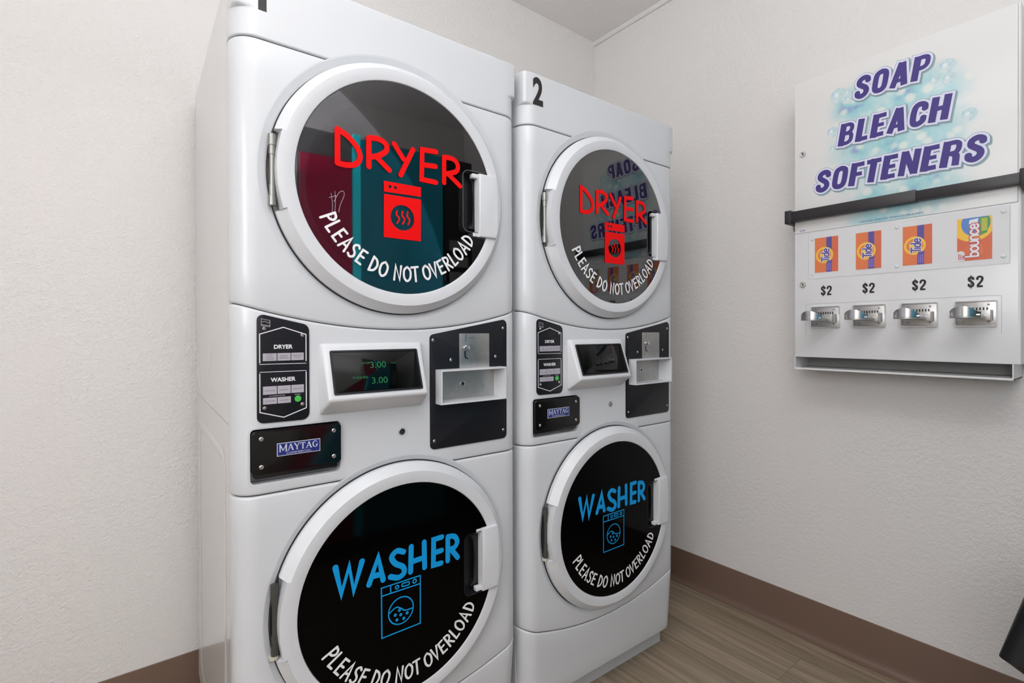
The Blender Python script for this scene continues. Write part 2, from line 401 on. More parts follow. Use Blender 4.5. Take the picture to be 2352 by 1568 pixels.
# ------------------------------------------------------------------ the room
XR, YB, XL, YF, ZC = 2.006, 1.8435, -1.9, -1.25, 2.68
def struct(o): o['kind'] = 'structure'; return o
def room_box(name, x0, x1, y0, y1, z0, z1, mat):
    bm = bmesh.new(); add_box(bm, x0, x1, y0, y1, z0, z1); return struct(bmlink(name, bm, mat))
room_box('wall_back', XL-.1, XR+.1, YB, YB+.1, -.05, ZC+.1, 'wall')
room_box('wall_right', XR, XR+.1, YF-.1, YB, -.05, ZC+.1, 'wall')
room_box('wall_left', XL-.1, XL, YF-.1, YB, -.05, ZC+.1, 'wall')
room_box('wall_front', XL, XR, YF-.1, YF, -.05, ZC+.1, 'wall')
room_box('ceiling', XL, XR, YF, YB, ZC, ZC+.1, 'ceiling')
floor = room_box('floor', XL, XR, YF, YB, -.05, -.0025, 'subfloor')
# vinyl planks run towards the back wall; each row is offset
PW, PL = .178, 1.22
def plank_mesh(w, l):
    bm = bmesh.new(); add_box(bm, 0, w-.0008, 0, l-.0008, -.0025, 0)
    bmesh.ops.bevel(bm, geom=[e for e in bm.edges if all(abs(v.co.z) < 1e-6 for v in e.verts)], offset=.0006, segments=1, affect='EDGES')
    me = bpy.data.meshes.new('plank'); bm.to_mesh(me); bm.free(); me.materials.append(M['plank']); return me
cache = {}
x = 1.68-PW*20; row = 0
while x < XR:
    w0 = min(PW, XR-x); xs = x
    if xs < XL:
        if xs+PW <= XL: x += PW; row += 1; continue
        w0 = xs+PW-XL; xs = XL
    off = (.753-PL*2) if row == 20 else (.50+.04*(row % 3)-PL*2) if row in (17, 18, 19, 21, 22) else (-1.4-random.random()*PL)
    y = off
    while y < YB:
        a, b = max(y, YF), min(y+PL, YB)
        if b-a > .01:
            key = (round(w0, 4), round(b-a, 4))
            if key not in cache: cache[key] = plank_mesh(*key)
            o = bpy.data.objects.new('plank', cache[key]); COL.objects.link(o); o.location = (xs, a, 0); o.parent = floor
        y += PL
    x += PW; row += 1
# cove base: profile extruded along the walls
def cove(name, p0, p1, inward):
    prof = [(0, .001), (.026, .001), (.0255, .003), (.0140, .0062), (.0080, .0120), (.0058, .018), (.0045, .03), (.0035, .05), (.0035, .140), (.003, .1445), (0, .146)]
    bm = bmesh.new(); A, B = [], []
    for d, z in prof:
        A.append(bm.verts.new((p0[0]+inward[0]*d, p0[1]+inward[1]*d, z))); B.append(bm.verts.new((p1[0]+inward[0]*d, p1[1]+inward[1]*d, z)))
    n = len(prof)
    for i in range(n): bm.faces.new((A[i], A[(i+1) % n], B[(i+1) % n], B[i]))
    bm.faces.new(A); bm.faces.new(B)
    return struct(bmlink(name, bm, 'base', smooth=True, auto=30))
cove('baseboard_back', (XL, YB), (XR, YB), (0, -1)); cove('baseboard_right', (XR, YF), (XR, YB), (-1, 0)); cove('baseboard_left', (XL, YF), (XL, YB), (1, 0))
room_box('trim_1', XR-.012, XR, YF, YB, ZC-.022, ZC, 'wall')
# ceiling lamp that lights the room (behind and above the camera)
lamp = empty('ceiling_lamp', (0.15, .1, ZC)); tag(lamp, 'white wraparound ceiling lamp above the spot in front of the machines', 'ceiling lamp')
bm = bmesh.new(); add_box(bm, -.17, .17, -.6, .6, -.035, 0); bmlink('lamp_housing', bm, 'vendor', lamp)
M['diff'] = plain('lamp_diffuser', (1, 1, 1, 1), .5, emit=1.5)
bm = bmesh.new(); add_box(bm, -.15, .15, -.575, .575, -.05, -.035); bmlink('diffuser', bm, 'diff', lamp)

# ------------------------------------------------------------------ stacked washer and dryer
BX0, BX1, RC = .004, .690, .045           # body width and radius of its rounded front corners
DC = (.347, 1.461); WC = (.347, .558)     # door centres (x, z)
def profile(inset=0.0, x0=BX0, x1=BX1, rc=RC, back=.060, nf=44, na=9, dd=0.0):
    P = [(x0+inset, -back)]
    for i in range(na+1):
        a = PI-PI/2*i/na; P.append((x0+rc+(rc-inset)*math.cos(a), -rc+(rc-inset)*math.sin(a)+dd))
    for i in range(1, nf): P.append((x0+rc+(x1-x0-2*rc)*i/nf, -inset+dd))
    for i in range(na+1):
        a = PI/2-PI/2*i/na; P.append((x1-rc+(rc-inset)*math.cos(a), -rc+(rc-inset)*math.sin(a)+dd))
    P.append((x1-inset, -back)); return P
def front_panel(name, zlo, zhi, mat, parent, bev=.005, thick=.018, mod=None, rows=6, inset=0):
    """sheet panel wrapping the front corners, its lower / upper edge following zlo(x) / zhi(x)"""
    levels = [(thick, 0, 0)]                       # (inset from the face, 0 = bottom edge / 1 = top edge, rise)
    for k in range(4): a = PI/2*k/3; levels.append((bev*(1-math.sin(a)), 0, bev*(1-math.cos(a))))
    for k in range(1, rows): levels.append((0, k/rows, None))
    for k in range(4): a = PI/2*(1-k/3); levels.append((bev*(1-math.sin(a)), 1, -bev*(1-math.cos(a))))
    levels.append((thick, 1, 0))
    bm = bmesh.new(); grid = []; base = profile()
    for ins, t, dz in levels:
        prof = profile(ins+inset); rw = []
        for (x, d), (bx, bd) in zip(prof, base):
            lo, hi = zlo(bx), zhi(bx)
            z = (lo+dz if t == 0 else hi+dz) if dz is not None else lo+bev+(hi-lo-2*bev)*t
            dx, ddp = (mod(x, d, z) if (mod and ins < thick) else (x, d))
            rw.append(bm.verts.new((dx, -ddp, z)))
        grid.append(rw)
    m = len(grid); n = len(base)
    for k in range(m):
        a, b = grid[k], grid[(k+1) % m]
        for i in range(n-1): bm.faces.new((a[i], a[i+1], b[i+1], b[i]))
    bm.faces.new([g[0] for g in grid]); bm.faces.new([g[-1] for g in grid])
    return bmlink(name, bm, mat, parent, smooth=True, auto=35)
seam_d = lambda x: 1.1445+.44*(x-.347)**2           # dryer panel above, control panel below
seam_w = lambda x: .2485+.50*(x-.347)**2            # washer panel above, base panel below

COMIC = {   # marker-style capitals on a unit cell: x 0..w, y 0..1
 'P': (.62, [[(.08, 0), (.12, 1)], [(.12, .98), (.45, .93), (.58, .72), (.42, .52), (.12, .46)]]),
 'L': (.55, [[(.12, 1), (.10, .02)], [(.10, .03), (.52, .06)]]),
 'E': (.60, [[(.55, .97), (.12, .95), (.10, .05), (.55, .04)], [(.12, .52), (.50, .53)]]),
 'A': (.72, [[(.04, 0), (.36, 1), (.66, 0)], [(.16, .34), (.56, .36)]]),
 'S': (.60, [[(.54, .86), (.36, .98), (.12, .84), (.16, .62), (.46, .42), (.52, .18), (.30, .02), (.06, .12)]]),
 'D': (.70, [[(.12, 1), (.10, .02)], [(.12, .98), (.46, .86), (.64, .52), (.48, .16), (.10, .03)]]),
 'O': (.78, [[(.38, .98), (.10, .76), (.08, .28), (.34, .02), (.64, .22), (.68, .70), (.40, .98)]]),
 'N': (.74, [[(.10, 0), (.12, 1), (.60, .04), (.62, 1)]]),
 'T': (.66, [[(.02, .96), (.64, .98)], [(.34, .97), (.32, 0)]]),
 'V': (.66, [[(.04, 1), (.30, .02), (.62, 1)]]),
 'R': (.66, [[(.12, 0), (.12, 1)], [(.12, .98), (.46, .92), (.54, .70), (.38, .52), (.13, .46)], [(.26, .48), (.62, .02)]]),
}
SHARP = {('L', 0), ('E', 0), ('A', 0), ('N', 0), ('V', 0)}
def arc_text(name, cx, cz, d, parent, mat, r0=.1745, h=.0330, wd=.0050):
    # angle (degrees) of each letter, read anticlockwise along the bottom of the window
    ang = [206.8, 212.3, 218.6, 225.2, 231.4, 237.4, 246.8, 254.0, 264.0, 271.0, 276.9, 285.8, 292.0, 297.8, 303.9, 309.6, 315.8, 322.6, 329.4]
    bm = bmesh.new(); k = 0
    for ch, a in zip('PLEASEDONOTOVERLOAD', ang):
        wch, paths = COMIC[ch]; t = math.radians(a); rad = Vector((math.cos(t), math.sin(t))); tan = Vector((-math.sin(t), math.cos(t)))
        c = Vector((cx, cz))
        for j, p in enumerate(paths):
            pp = p if (ch, j) in SHARP or len(p) < 3 else smooth_path(p)
            q = [c+rad*(r0+h*(1-y))+tan*((xx-wch/2)*.0262) for xx, y in pp]
            ribbon(bm, [tuple(v) for v in q], wd, d+k*.00002); k += 1
    return bmlink_flat(name, bm, mat, parent)
DRYER = [[(-0.1524, 0.1005), (-0.1527, 0.0298)], [(-0.1524, 0.1005), (-0.1298, 0.089), (-0.1099, 0.0688), (-0.105, 0.0492), (-0.1159, 0.0336), (-0.1361, 0.0289), (-0.1527, 0.0298)],
 [(-0.0853, 0.0971), (-0.0856, 0.0352)], [(-0.0853, 0.0971), (-0.0647, 0.0996), (-0.0464, 0.0917), (-0.0464, 0.077), (-0.063, 0.0636), (-0.0844, 0.0556)], [(-0.0687, 0.0596), (-0.0389, 0.0362)],
 [(-0.0272, 0.097), (-0.005, 0.0674)], [(0.0185, 0.0938), (-0.012, 0.0308)],
 [(0.0775, 0.1014), (0.0415, 0.0990), (0.0398, 0.0300), (0.0771, 0.0292)], [(0.0414, 0.0642), (0.076, 0.0666)],
 [(0.0988, 0.0932), (0.0985, 0.0326)], [(0.0988, 0.0932), (0.1234, 0.0935), (0.1363, 0.0816), (0.1316, 0.0654), (0.104, 0.0546)], [(0.1104, 0.0546), (0.1427, 0.0318)]]
WASHER = [[(-0.1611, 0.0917), (-0.1487, 0.0332), (-0.1322, 0.0866), (-0.123, 0.0315), (-0.1046, 0.0893)],
 [(-0.0894, 0.0342), (-0.0686, 0.0879), (-0.0573, 0.0351)], [(-0.0825, 0.05), (-0.0611, 0.049)],
 [(-0.0088, 0.084), (-0.0245, 0.0903), (-0.0372, 0.08), (-0.029, 0.0635), (-0.0108, 0.0508), (-0.0079, 0.0368), (-0.0211, 0.0297), (-0.0406, 0.0369)],
 [(0.0099, 0.0908), (0.0082, 0.0336)], [(0.0426, 0.093), (0.0435, 0.0339)], [(0.0098, 0.0561), (0.0432, 0.0574)],
 [(0.0889, 0.0935), (0.0671, 0.0925), (0.0661, 0.0325), (0.087, 0.0319)], [(0.0677, 0.0614), (0.088, 0.0618)],
 [(0.105, 0.0902), (0.1047, 0.0325)], [(0.105, 0.0902), (0.123, 0.0865), (0.1306, 0.072), (0.1229, 0.0599), (0.1061, 0.0592)], [(0.1144, 0.057), (0.1321, 0.0331)]]

def make_door(kind, C, parent):
    """round door: stepped white ring with hinge notch, glass, handle, lettering"""
    cx, cz = C; zn = .0785                             # half height of the hinge notch and of the handle
    root = None
    n = 160; prof = [(.240, -.004), (.2800, -.004), (.2808, .001), (.2803, .0075), (.2788, .0095), (.2625, .0272), (.2395, .0280), (.2368, .0270), (.2355, .0240), (.2355, -.004)]
    bm = bmesh.new(); rings = []
    angs = [2*PI*i/n for i in range(n)]
    tn = math.asin(zn/.272)
    nz = .012 if kind == 'washer' else -.002; na = -math.asin(nz/.272)
    angs = [a for a in angs if abs(abs(a-PI-na)-tn) > .02]+[PI+na+q for q in (-tn-.002, -tn+.002, tn-.002, tn+.002)]; angs.sort()
    for a in angs:
        notch = abs(a-PI-na) < tn
        rw = []
        for r, d in prof:
            if notch and r > .2615: r, d = ((.2700, d) if d < .009 else (.2695, .0268) if d < .02 else (.2625, .0272))
            rw.append(bm.verts.new((cx+r*math.cos(a), -d, cz+r*math.sin(a))))
        rings.append(rw)
    m = len(angs); k = len(prof)
    for i in range(m):
        a, b = rings[i], rings[(i+1) % m]
        for j in range(k): 
            try: bm.faces.new((a[j], b[j], b[(j+1) % k], a[(j+1) % k]))
            except ValueError: pass
    bmesh.ops.remove_doubles(bm, verts=bm.verts[:], dist=.00002)
    ring = bmlink(kind+'_door', bm, 'door', parent, smooth=True, auto=28)
    # window
    gm = 'dglass' if kind == 'dryer' else 'wglass'
    g = lathe('door_glass', [(.0001, .021), (.2352, .021), (.2352, .0255), (.0001, .0255)], cx, cz, gm, None, 128, cap=False)
    hz = .004 if kind == 'washer' else 0
    px0, px1 = cx+.152, cx+.222
    pk = plate('cutter', rrect(px0, px1, cz-.0755+hz, cz+.0755+hz, .016), .0, .04, None)
    bmesh.ops
    cut(g, [pk]); bpy.data.objects.remove(pk)
    g.parent = ring
    # handle pocket: open dark cup behind the glass
    o_ = rrect(px0-.0012, px1+.0012, cz-.0767+hz, cz+.0767+hz, .017); i_ = rrect(px0+.0005, px1-.0005, cz-.075+hz, cz+.075+hz, .0155)
    ringplate('pocket_rim', o_, i_, .000, .0262, 'dark' if kind == 'washer' else 'pocketrim', ring)
    plate('handle_pocket', i_, -.004, .0005, 'dark', ring)
    sx = cx+.176; plate('pocket_grip', rpoly([(sx, cz-.066+hz), (sx+.012, cz-.05+hz), (sx+.016, cz+hz), (sx+.012, cz+.05+hz), (sx, cz+.066+hz), (sx+.03, cz+.066+hz), (sx+.03, cz-.066+hz)], .004, 3), .0005, .010, 'dark', ring, .004, 3)
    # handle plate across the ring
    x0 = cx+(.1950 if kind == 'dryer' else .2020); hc = cz-.0075 if kind == 'dryer' else cz+.0095; z0, z1 = hc-.0785, hc+.0785
    arc = []
    for i in range(11):
        z = z0+(z1-z0)*i/10; arc.append((cx+.2500-.0035*((z-hc)/.0785)**2, z))
    h = plate('door_handle', [(x0, z0)]+arc+[(x0, z1)], .010, .0345, 'door', ring, .0035, 3)
    for s, zz in ((1, z1), (-1, z0)):
        a, b = (zz-.011, zz) if s > 0 else (zz, zz+.011)
        box('handle_tab', x0-.016, x0+.004, .012, .026, a, b, 'door', ring, .002)
    # hinge in its notch
    hx = cx-.2750
    hm = 'dim' if kind == 'dryer' else 'pindark'; hz0 = cz+nz
    vcyl('hinge_pin', hx+.0015, .004, 0, 0, .0052, hm, ring, steps=[(hz0-.070, .0072), (hz0-.052, .0072), (hz0-.0515, .0058), (hz0-.03, .0058), (hz0-.0295, .0047), (hz0+.03, .0047), (hz0+.0305, .0058), (hz0+.048, .0058), (hz0+.0485, .0072), (hz0+.070, .0072)])
    if kind == 'washer': vcyl('hinge_foot', hx-.0005, .004, hz0-.0765, hz0-.0702, .0085, 'rubber', ring)
    # lettering
    if kind == 'dryer':
        strokes('door_lettering', DRYER, .0118, .0266, 'red', ring, (cx, cz), sharp=(7,)); ring_letter = None
        P = lambda L: [[(x+cx, z+cz) for x, z in q] for q in L]
        top = [(-.0517, .0107), (.0382, .0112), (.0382, -.0110), (-.0517, -.0130)]
        holes = [(-.0375, .0002), (-.0248, 0.0)]
        # red pictogram of a dryer: header with two holes, body with round window
        bm = bmesh.new()
        def with_holes(outer, hs, r, seg=20):
            # bridge outline to circles by simple strips
            vs = [bm.verts.new((x+cx, -.0266, z+cz)) for x, z in outer]; es = [bm.edges.new((vs[i], vs[(i+1) % len(vs)])) for i in range(len(vs))]
            for hx_, hz_, rx, rz in hs:
                c = [bm.verts.new((hx_+cx+rx*math.cos(2*PI*i/seg), -.0266, hz_+cz+rz*math.sin(2*PI*i/seg))) for i in range(seg)]
                es += [bm.edges.new((c[i], c[(i+1) % seg])) for i in range(seg)]
            bmesh.ops.triangle_fill(bm, use_beauty=True, edges=es)
        with_holes(top, [(x, z, .0036, .0036) for x, z in holes], 0)
        with_holes([(-.0517, -.0180), (.0382, -.0172), (.0370, -.1135), (-.0525, -.1130)], [(-.0078, -.0652, .0285, .0285)], 0, 32)
        bmlink_flat('dryer_pictogram', bm, 'red', ring)
        if C[1] > 1 and parent.get('label', '').endswith('pair'):
            strokes('glass_scribble', [[(a+cx, b+cz) for a, b in q] for q in ([(-.166, -.035), (-.163, -.060), (-.166, -.092)], [(-.158, -.030), (-.157, -.055), (-.160, -.085)], [(-.160, -.052), (-.150, -.032), (-.141, -.027), (-.139, -.036), (-.147, -.056), (-.150, -.072)], [(-.170, -.045), (-.155, -.038)])], .0008, .0258, 'greyprint', ring)  # thin pale lines on the left dryer pane
        strokes('heat_waves', P([[(-.0207, -.0516), (-.0222, -.0596), (-.0156, -.0677), (-.0209, -.0787)], [(-.0075, -.0509), (-.0093, -.0596), (-.0027, -.0679), (-.0076, -.0787)], [(.0055, -.0498), (.0033, -.0596), (.0095, -.0682), (.0054, -.0787)]]), .0034, .0266, 'red', ring)
    else:
        strokes('door_lettering', WASHER, .0125, .0266, 'blue', ring, (cx, cz), sharp=(0, 1, 7))
        P = lambda L: [[(x+cx, z+cz) for x, z in q] for q in L]
        box4 = [(-.0615, .0178), (.0325, .0183), (.0320, -.0918), (-.0608, -.0928)]
        wave = [(-.0440, -.0445), (-.0345, -.0385), (-.0258, -.0359), (-.0150, -.0420), (-.0060, -.0490), (.0120, -.0500)]
        L = [box4, [(-.0613, -.0002), (.0324, -.0002)], [(-.0400, .0174), (-.0400, .0005)], wave, rrect(-.0128, .0047, .0060, .0131, .002, 3), circ_pts(-.0155, -.0462, .0298, 36)]
        L += [circ_pts(-.0249, .0090, .0038, 14), circ_pts(.0179, .0098, .0042, 14)]
        L += [circ_pts(a, b, .0022, 10) for a, b in ((-.0197, -.0445), (-.0295, -.0520), (-.0165, -.0555), (-.0010, -.0565), (-.0259, -.0640), (-.0094, -.0660))]
        strokes('washer_pictogram', P(L), .0028, .0266, 'blue', ring, closed=(0, 4, 5)+tuple(range(6, 14)), sharp=(0, 4, 5)+tuple(range(6, 14)))
    arc_text('overload_lettering', cx, cz, .0266, ring, 'whitevinyl')
    return ring

def make_machine(num, origin_x):
    root = empty('stacked_washer_dryer', (0, 0, 0))
    if num == 1: tag(root, 'white coin-operated dryer stacked on a washer, nearer and left-hand of the pair', 'washer dryer')
    else: tag(root, 'white coin-operated stacked dryer and washer marked 2, beside the right wall', 'washer dryer')
    # cabinet with embossed flank
    bm = bmesh.new(); add_box(bm, BX0+.0015, BX1-.0015, .046, .735, .085, 1.858)
    bmesh.ops.bevel(bm, geom=[e for e in bm.edges], offset=.004, segments=2, affect='EDGES')
    cab = bmlink('cabinet', bm, 'side', root, smooth=True, auto=35)
    cu = [cyl_cutter(*DC, .262, -.5, 0), cyl_cutter(*WC, .262, -.2, 0)]
    bm = bmesh.new(); add_box(bm, .2, .6, .0, .12, .9, 1.1); cu.append(bmlink('cutter', bm))
    bm = bmesh.new(); add_box(bm, .02, .3, .0, .12, .84, .95); cu.append(bmlink('cutter', bm))
    # horizontal seam between dryer and washer halves
    for bx in ((BX0-.01, BX0+.0035), (BX1-.0035, BX1+.01)):
        bm = bmesh.new(); add_box(bm, bx[0], bx[1], .03, .76, .951, .9545); cu.append(bmlink('cutter', bm))
    cut(cab, cu)
    for c in cu: bpy.data.objects.remove(c)
    # embossed side panel, left and right
    for s in (0, 1):
        xx = BX0+.0015 if s == 0 else BX1-.0015
        bm = bmesh.new(); levels = [(.0, 0.0), (.010, .0022), (.018, .0022), (.030, .0)]
        o_ = []
        for ins, out in levels:
            pts = rrect(.12+ins, .66-ins, .14+ins, .89-ins, .05-ins*.6, 8)
            o_.append([bm.verts.new((xx-(out+.0002 if s == 0 else -(out+.0002)), a, b)) for a, b in pts])
        for a, b in zip(o_, o_[1:]):
            for i in range(len(a)): bm.faces.new((a[i], a[(i+1) % len(a)], b[(i+1) % len(a)], b[i]))
        bmlink('side_embossing', bm, 'side', root, smooth=True)
    if num == 1:
        # scratches on the exposed flank
        for q in ([(.3643, 1.1025), (.4143, 1.0422), (.3969, 1.0101), (.3265, .9789)], [(.694, 1.104), (.6727, 1.0267), (.6127, .9801)]):
            sc_ = strokes('side_scratch', [q], .0022, 0, 'door', root)
            for v in sc_.data.vertices: v.co = (BX0-.0006, v.co.x, v.co.z)
    # base frame and toe kick
    bm = bmesh.new(); add_box(bm, BX0+.012, BX1-.004, .067, .70, 0, .10); bmlink('toe_kick', bm, 'white', root)
    # front panels
    def topmod(x, d, z):
        # above z = 1.775 the corner posts stand out fuller; their lower ends are rounded
        e = min(x-BX0, BX1-x)
        if e < RC and z > 1.768:
            k = max(0, min(1, (z-1.769)/.008)); k = math.sqrt(1-(1-k)**2)
            c = (RC-e)/RC; a = max(0, min(1, (d+RC)/RC)) if d < 0 else 1
            m2 = max(c, a, 1e-6); ca, aa = c/m2, a/m2          # square corner
            q = .6*k; c2, a2 = c+(ca-c)*q, a+(aa-a)*q
            e2 = RC-RC*c2; return (BX0+e2 if x < .347 else BX1-e2), -RC+RC*a2 if d > -RC else d
        return x, d
    zl = lambda x: 1.7145; zh = lambda x: 1.858
    top = front_panel('top_panel', zl, zh, 'white', root, .003, mod=topmod, rows=60)
    dry = front_panel('dryer_panel', lambda x: seam_d(x)+.0002, lambda x: 1.7130, 'white', root, .006, rows=8)
    ctl = front_panel('control_panel', lambda x: .8205, lambda x: seam_d(x)-.0012, 'white', root, .005, rows=8)
    was = front_panel('washer_panel', lambda x: seam_w(x)+.0006, lambda x: .8185, 'white', root, .006, rows=10)
    def basemod(x, d, z):
        k = max(0, min(1, (.30-z)/.21)); return (x+(.347-x)*.020*k, d-.010*k)
    bas = front_panel('base_panel', lambda x: .085, lambda x: seam_w(x)-.0014, 'white', root, .005, mod=basemod, rows=5)
    gk = [front_panel('seam_shade_strip', lambda x, f=f: f(x)-.007, lambda x, f=f: f(x)+.007, 'gap', root, .001, thick=.006, rows=2, inset=.0055) for f in ((lambda x: 1.7138), (lambda x: seam_d(x)-.0004), (lambda x: .8195), (lambda x: seam_w(x)-.0004))]  # dark strips stand in for the shade inside the panel seams
    cd_ = cyl_cutter(*DC, .3010, -.1, .05); cw_ = cyl_cutter(*WC, .2960, -.1, .05)
    coin = plate('cutter', [(.4365, .9675), (.6230, .9675), (.6230, 1.0453), (.4365, 1.0453)], -.1, .05, None)
    drawer_cut = plate('cutter', rrect(.030, .209, .840, .952, .010), -.1, .05, None)
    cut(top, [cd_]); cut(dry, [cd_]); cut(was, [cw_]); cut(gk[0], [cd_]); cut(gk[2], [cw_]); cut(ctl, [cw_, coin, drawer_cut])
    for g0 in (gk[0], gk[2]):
        # the door divides the shade strip: one object per side
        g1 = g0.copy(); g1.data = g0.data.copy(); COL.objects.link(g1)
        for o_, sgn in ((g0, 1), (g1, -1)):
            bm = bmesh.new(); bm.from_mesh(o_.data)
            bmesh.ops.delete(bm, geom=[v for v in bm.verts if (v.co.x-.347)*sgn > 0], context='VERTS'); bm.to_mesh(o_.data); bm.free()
    # dished recess around each door
    for c, rr in ((DC, .3010), (WC, .2960)):
        lathe('door_recess', [(rr+.0004, -.0170), (rr+.0004, -.0004), (rr-.0010, -.0001), (rr-.0035, -.0008), (.2890, -.0034), (.2845, -.0046), (.2828, -.0060), (.2826, -.016), (.2450, -.016), (.2450, -.020)], c[0], c[1], 'white', root, 128)
        # dark backing seen in the hinge notch
        bm = bmesh.new()
        hp = [(c[0]-.2825*math.cos(t), c[1]+.2825*math.sin(t)) for t in [(-.33+.66*i/12+(.04 if c is WC else 0)) for i in range(13)]]+[(c[0]-.262, c[1]+.095), (c[0]-.262, c[1]-.085)]
        plate('hinge_plate', hp, -.0158, -.0125, 'dim' if c is DC else 'gap', root)
    lathe('door_gasket', [(.2824, -.0155), (.2822, -.0065), (.2795, -.0070), (.2790, -.0155)], *DC, 'gap', root, 128)
    lathe('door_gasket', [(.2824, -.0155), (.2822, -.0065), (.2795, -.0070), (.2790, -.0155)], *WC, 'gap', root, 128)
    # dryer drum behind the smoked glass
    lathe('drum', [(.2450, -.016), (.236, -.018), (.205, -.022), (.198, -.03), (.190, -.10), (.188, -.11), (.225, -.115), (.225, -.42), (.0001, -.43)], *DC, 'drum', root, 96)
    lathe('drum', [(.2450, -.016), (.236, -.018), (.0001, -.06)], *WC, 'dark', root, 64)
    make_door('dryer', DC, root); make_door('washer', WC, root)
    # number stuck on the top panel
    if num == 1:
        sheet('number', [[(.0510, 1.768), (.0660, 1.768), (.0660, 1.848), (.0510, 1.848), (.0420, 1.834), (.0420, 1.826), (.0510, 1.829)]], .0006, 'blackvinyl', root)
    else:
        text('number', '2', .0535, 1.809, .078, .0006, 'blackvinyl', root, width=.037, bold=.035)
    # instruction plate
    ip = plate('instruction_plate', rpoly([(.0445, .9610), (.1425, .9600), (.1425, 1.1535), (.0450, 1.1765)], [.012, .014, .014, .011], 6), 0, .0022, 'black', root, .0008)
    D = .00235; cxp = .0930
    hexa = lambda z0, z1, tip, up: None
    hx0, hx1 = .0498, .1362
    strokes('instruction_border', [[(hx0, 1.0795), (hx0, 1.1355), (cxp, 1.1490), (hx1, 1.1345), (hx1, 1.0805)]], .0019, D, 'whiteprint', ip, sharp=(0,))
    strokes('instruction_border', [[(hx0, 1.0765), (hx1, 1.0755)]], .0011, D, 'whiteprint', ip)
    strokes('instruction_border', [[(hx0, 1.0610), (hx1, 1.0605)]], .0011, D, 'whiteprint', ip)
    strokes('instruction_border', [[(hx0, 1.0575), (hx0, .9825), (cxp, .9690), (hx1, .9840), (hx1, 1.0580)]], .0019, D, 'whiteprint', ip, sharp=(0,))
    text('instruction_text', 'DRYER', .0930, 1.1102, .0082, D, 'whitevinyl', ip, width=.0350, bold=.03)
    text('instruction_text', 'WASHER', .0925, 1.0450, .0085, D, 'whitevinyl', ip, width=.0465, bold=.03)
    bx = [(.0552, .0802), (.0816, .1063), (.1077, .1315)]
    for i, (a, b) in enumerate(bx): box('program_button', a, b, .0020, .0030, 1.0825, 1.0975, 'greyprint', ip)
    for i, (a, b) in enumerate(bx): box('program_button', a, b, .0020, .0030, 1.0165, 1.0325, 'greyprint', ip)
    for i, (a, b) in enumerate(bx[:2]): box('program_button', a, b, .0020, .0030, .9975, 1.0100, 'greyprint', ip)
    D2 = .0031
    for s_, x_, z_, w_ in (('START', .0677, 1.0945, .011), ('LIGHTLY', .0677, 1.0903, .012), ('LOADED', .0677, 1.0862, .015), ('NORMAL', .0940, 1.0918, .0155), ('PERM PRESS', .0940, 1.0876, .018), ('DELICATE', .1196, 1.0922, .018), ('LOW HEAT', .1196, 1.0882, .011),
                           ('COTTONS', .0677, 1.0238, .018), ('NORMAL', .0940, 1.0240, .0155), ('DELICATE', .1196, 1.0245, .0175), ('WHITES', .0677, 1.0035, .018), ('COLORS', .0940, 1.0035, .0165)):
        text('button_text', s_, x_, z_, .0022, D2, 'darkprint', ip, width=w_)
    text('instruction_text', 'ALL NORMAL CYCLES', .0810, 1.0131, .0017, D, 'whiteprint', ip, width=.029)
    text('instruction_text', 'START', .1197, 1.0128, .0020, D, 'whiteprint', ip, width=.011)
    lathe('start_button', [(.0001, .0034), (.0058, .0034), (.0064, .0028), (.0064, .002)], .1200, 1.0040, 'green', ip, 24)
    # small energy mark, top left
    strokes('energy_mark', [[(.0530, 1.1655), (.0685, 1.1625), (.0685, 1.1500), (.0530, 1.1520)], [(.0545, 1.1592), (.0600, 1.1606), (.0650, 1.1575), (.0672, 1.1590)], [(.0537, 1.1540), (.0680, 1.1520)]], .0009, D, 'greyprint', ip, closed=(0,), sharp=(0,))
    for sx_, sz_ in ((.0580, 1.1462), (.1290, 1.1330), (.0580, .9900), (.1285, .9920)): screw(sx_, sz_, .0022, .0035, ip)
    # detergent drawer box in its recess
    ringplate('drawer_recess', rrect(.0290, .2100, .8390, .9530, .011), rrect(.0325, .2065, .8425, .9495, .009), -.030, -.0006, 'white', root)
    plate('drawer_recess_floor', rrect(.0290, .2100, .8390, .9530, .010), -.034, -.030, 'white', root)
    dr = plate('soap_drawer', rrect(.0345, .2045, .8620, .9465, .006), -.012, .0085, 'blackbox', root, .003, 3)
    plate('drawer_lip', rrect(.0400, .2000, .8515, .8640, .003), -.024, -.003, 'dark', root, .001)
    box('drawer_catch', .150, .196, -.024, -.006, .8560, .8600, 'dim', root, .001)
    DD = .0087
    bd = plate('brand_badge', [(.0785, .8935), (.1615, .8935), (.1615, .9192), (.0785, .9192)], .0083, .0092, 'silverprint', dr)
    plate('badge_field', [(.0797, .8947), (.1603, .8947), (.1603, .9180), (.0797, .9180)], .0090, .0094, 'navy', dr)
    serif_word('badge_text', dr, .0830, .9090, .0740, .0125, .0096)
    text('badge_text', 'COMMERCIAL', (.1200), .8980, .0036, .0096, 'silverprint', dr, width=.048)
    for sx_, sz_ in ((.0505, .9315), (.1895, .9320), (.0505, .8770), (.1895, .8780)): screw(sx_, sz_, .0085, .0042, dr)
    # display wedge: front face leans back at the top
    bm = bmesh.new()
    V = [(.1590, -.001, 1.1165), (.3985, -.001, 1.1165), (.4000, -.001, .9640), (.1610, -.001, .9640),
         (.1690, .0100, 1.1125), (.3900, .0100, 1.1125), (.3900, .0510, .9985), (.1690, .0510, .9985)]
    vs = [bm.verts.new((x_, -d_, z_)) for x_, d_, z_ in V]
    for f in ((0, 1, 2, 3), (4, 7, 6, 5), (0, 4, 5, 1), (3, 2, 6, 7), (0, 3, 7, 4), (1, 5, 6, 2)): bm.faces.new([vs[i] for i in f])
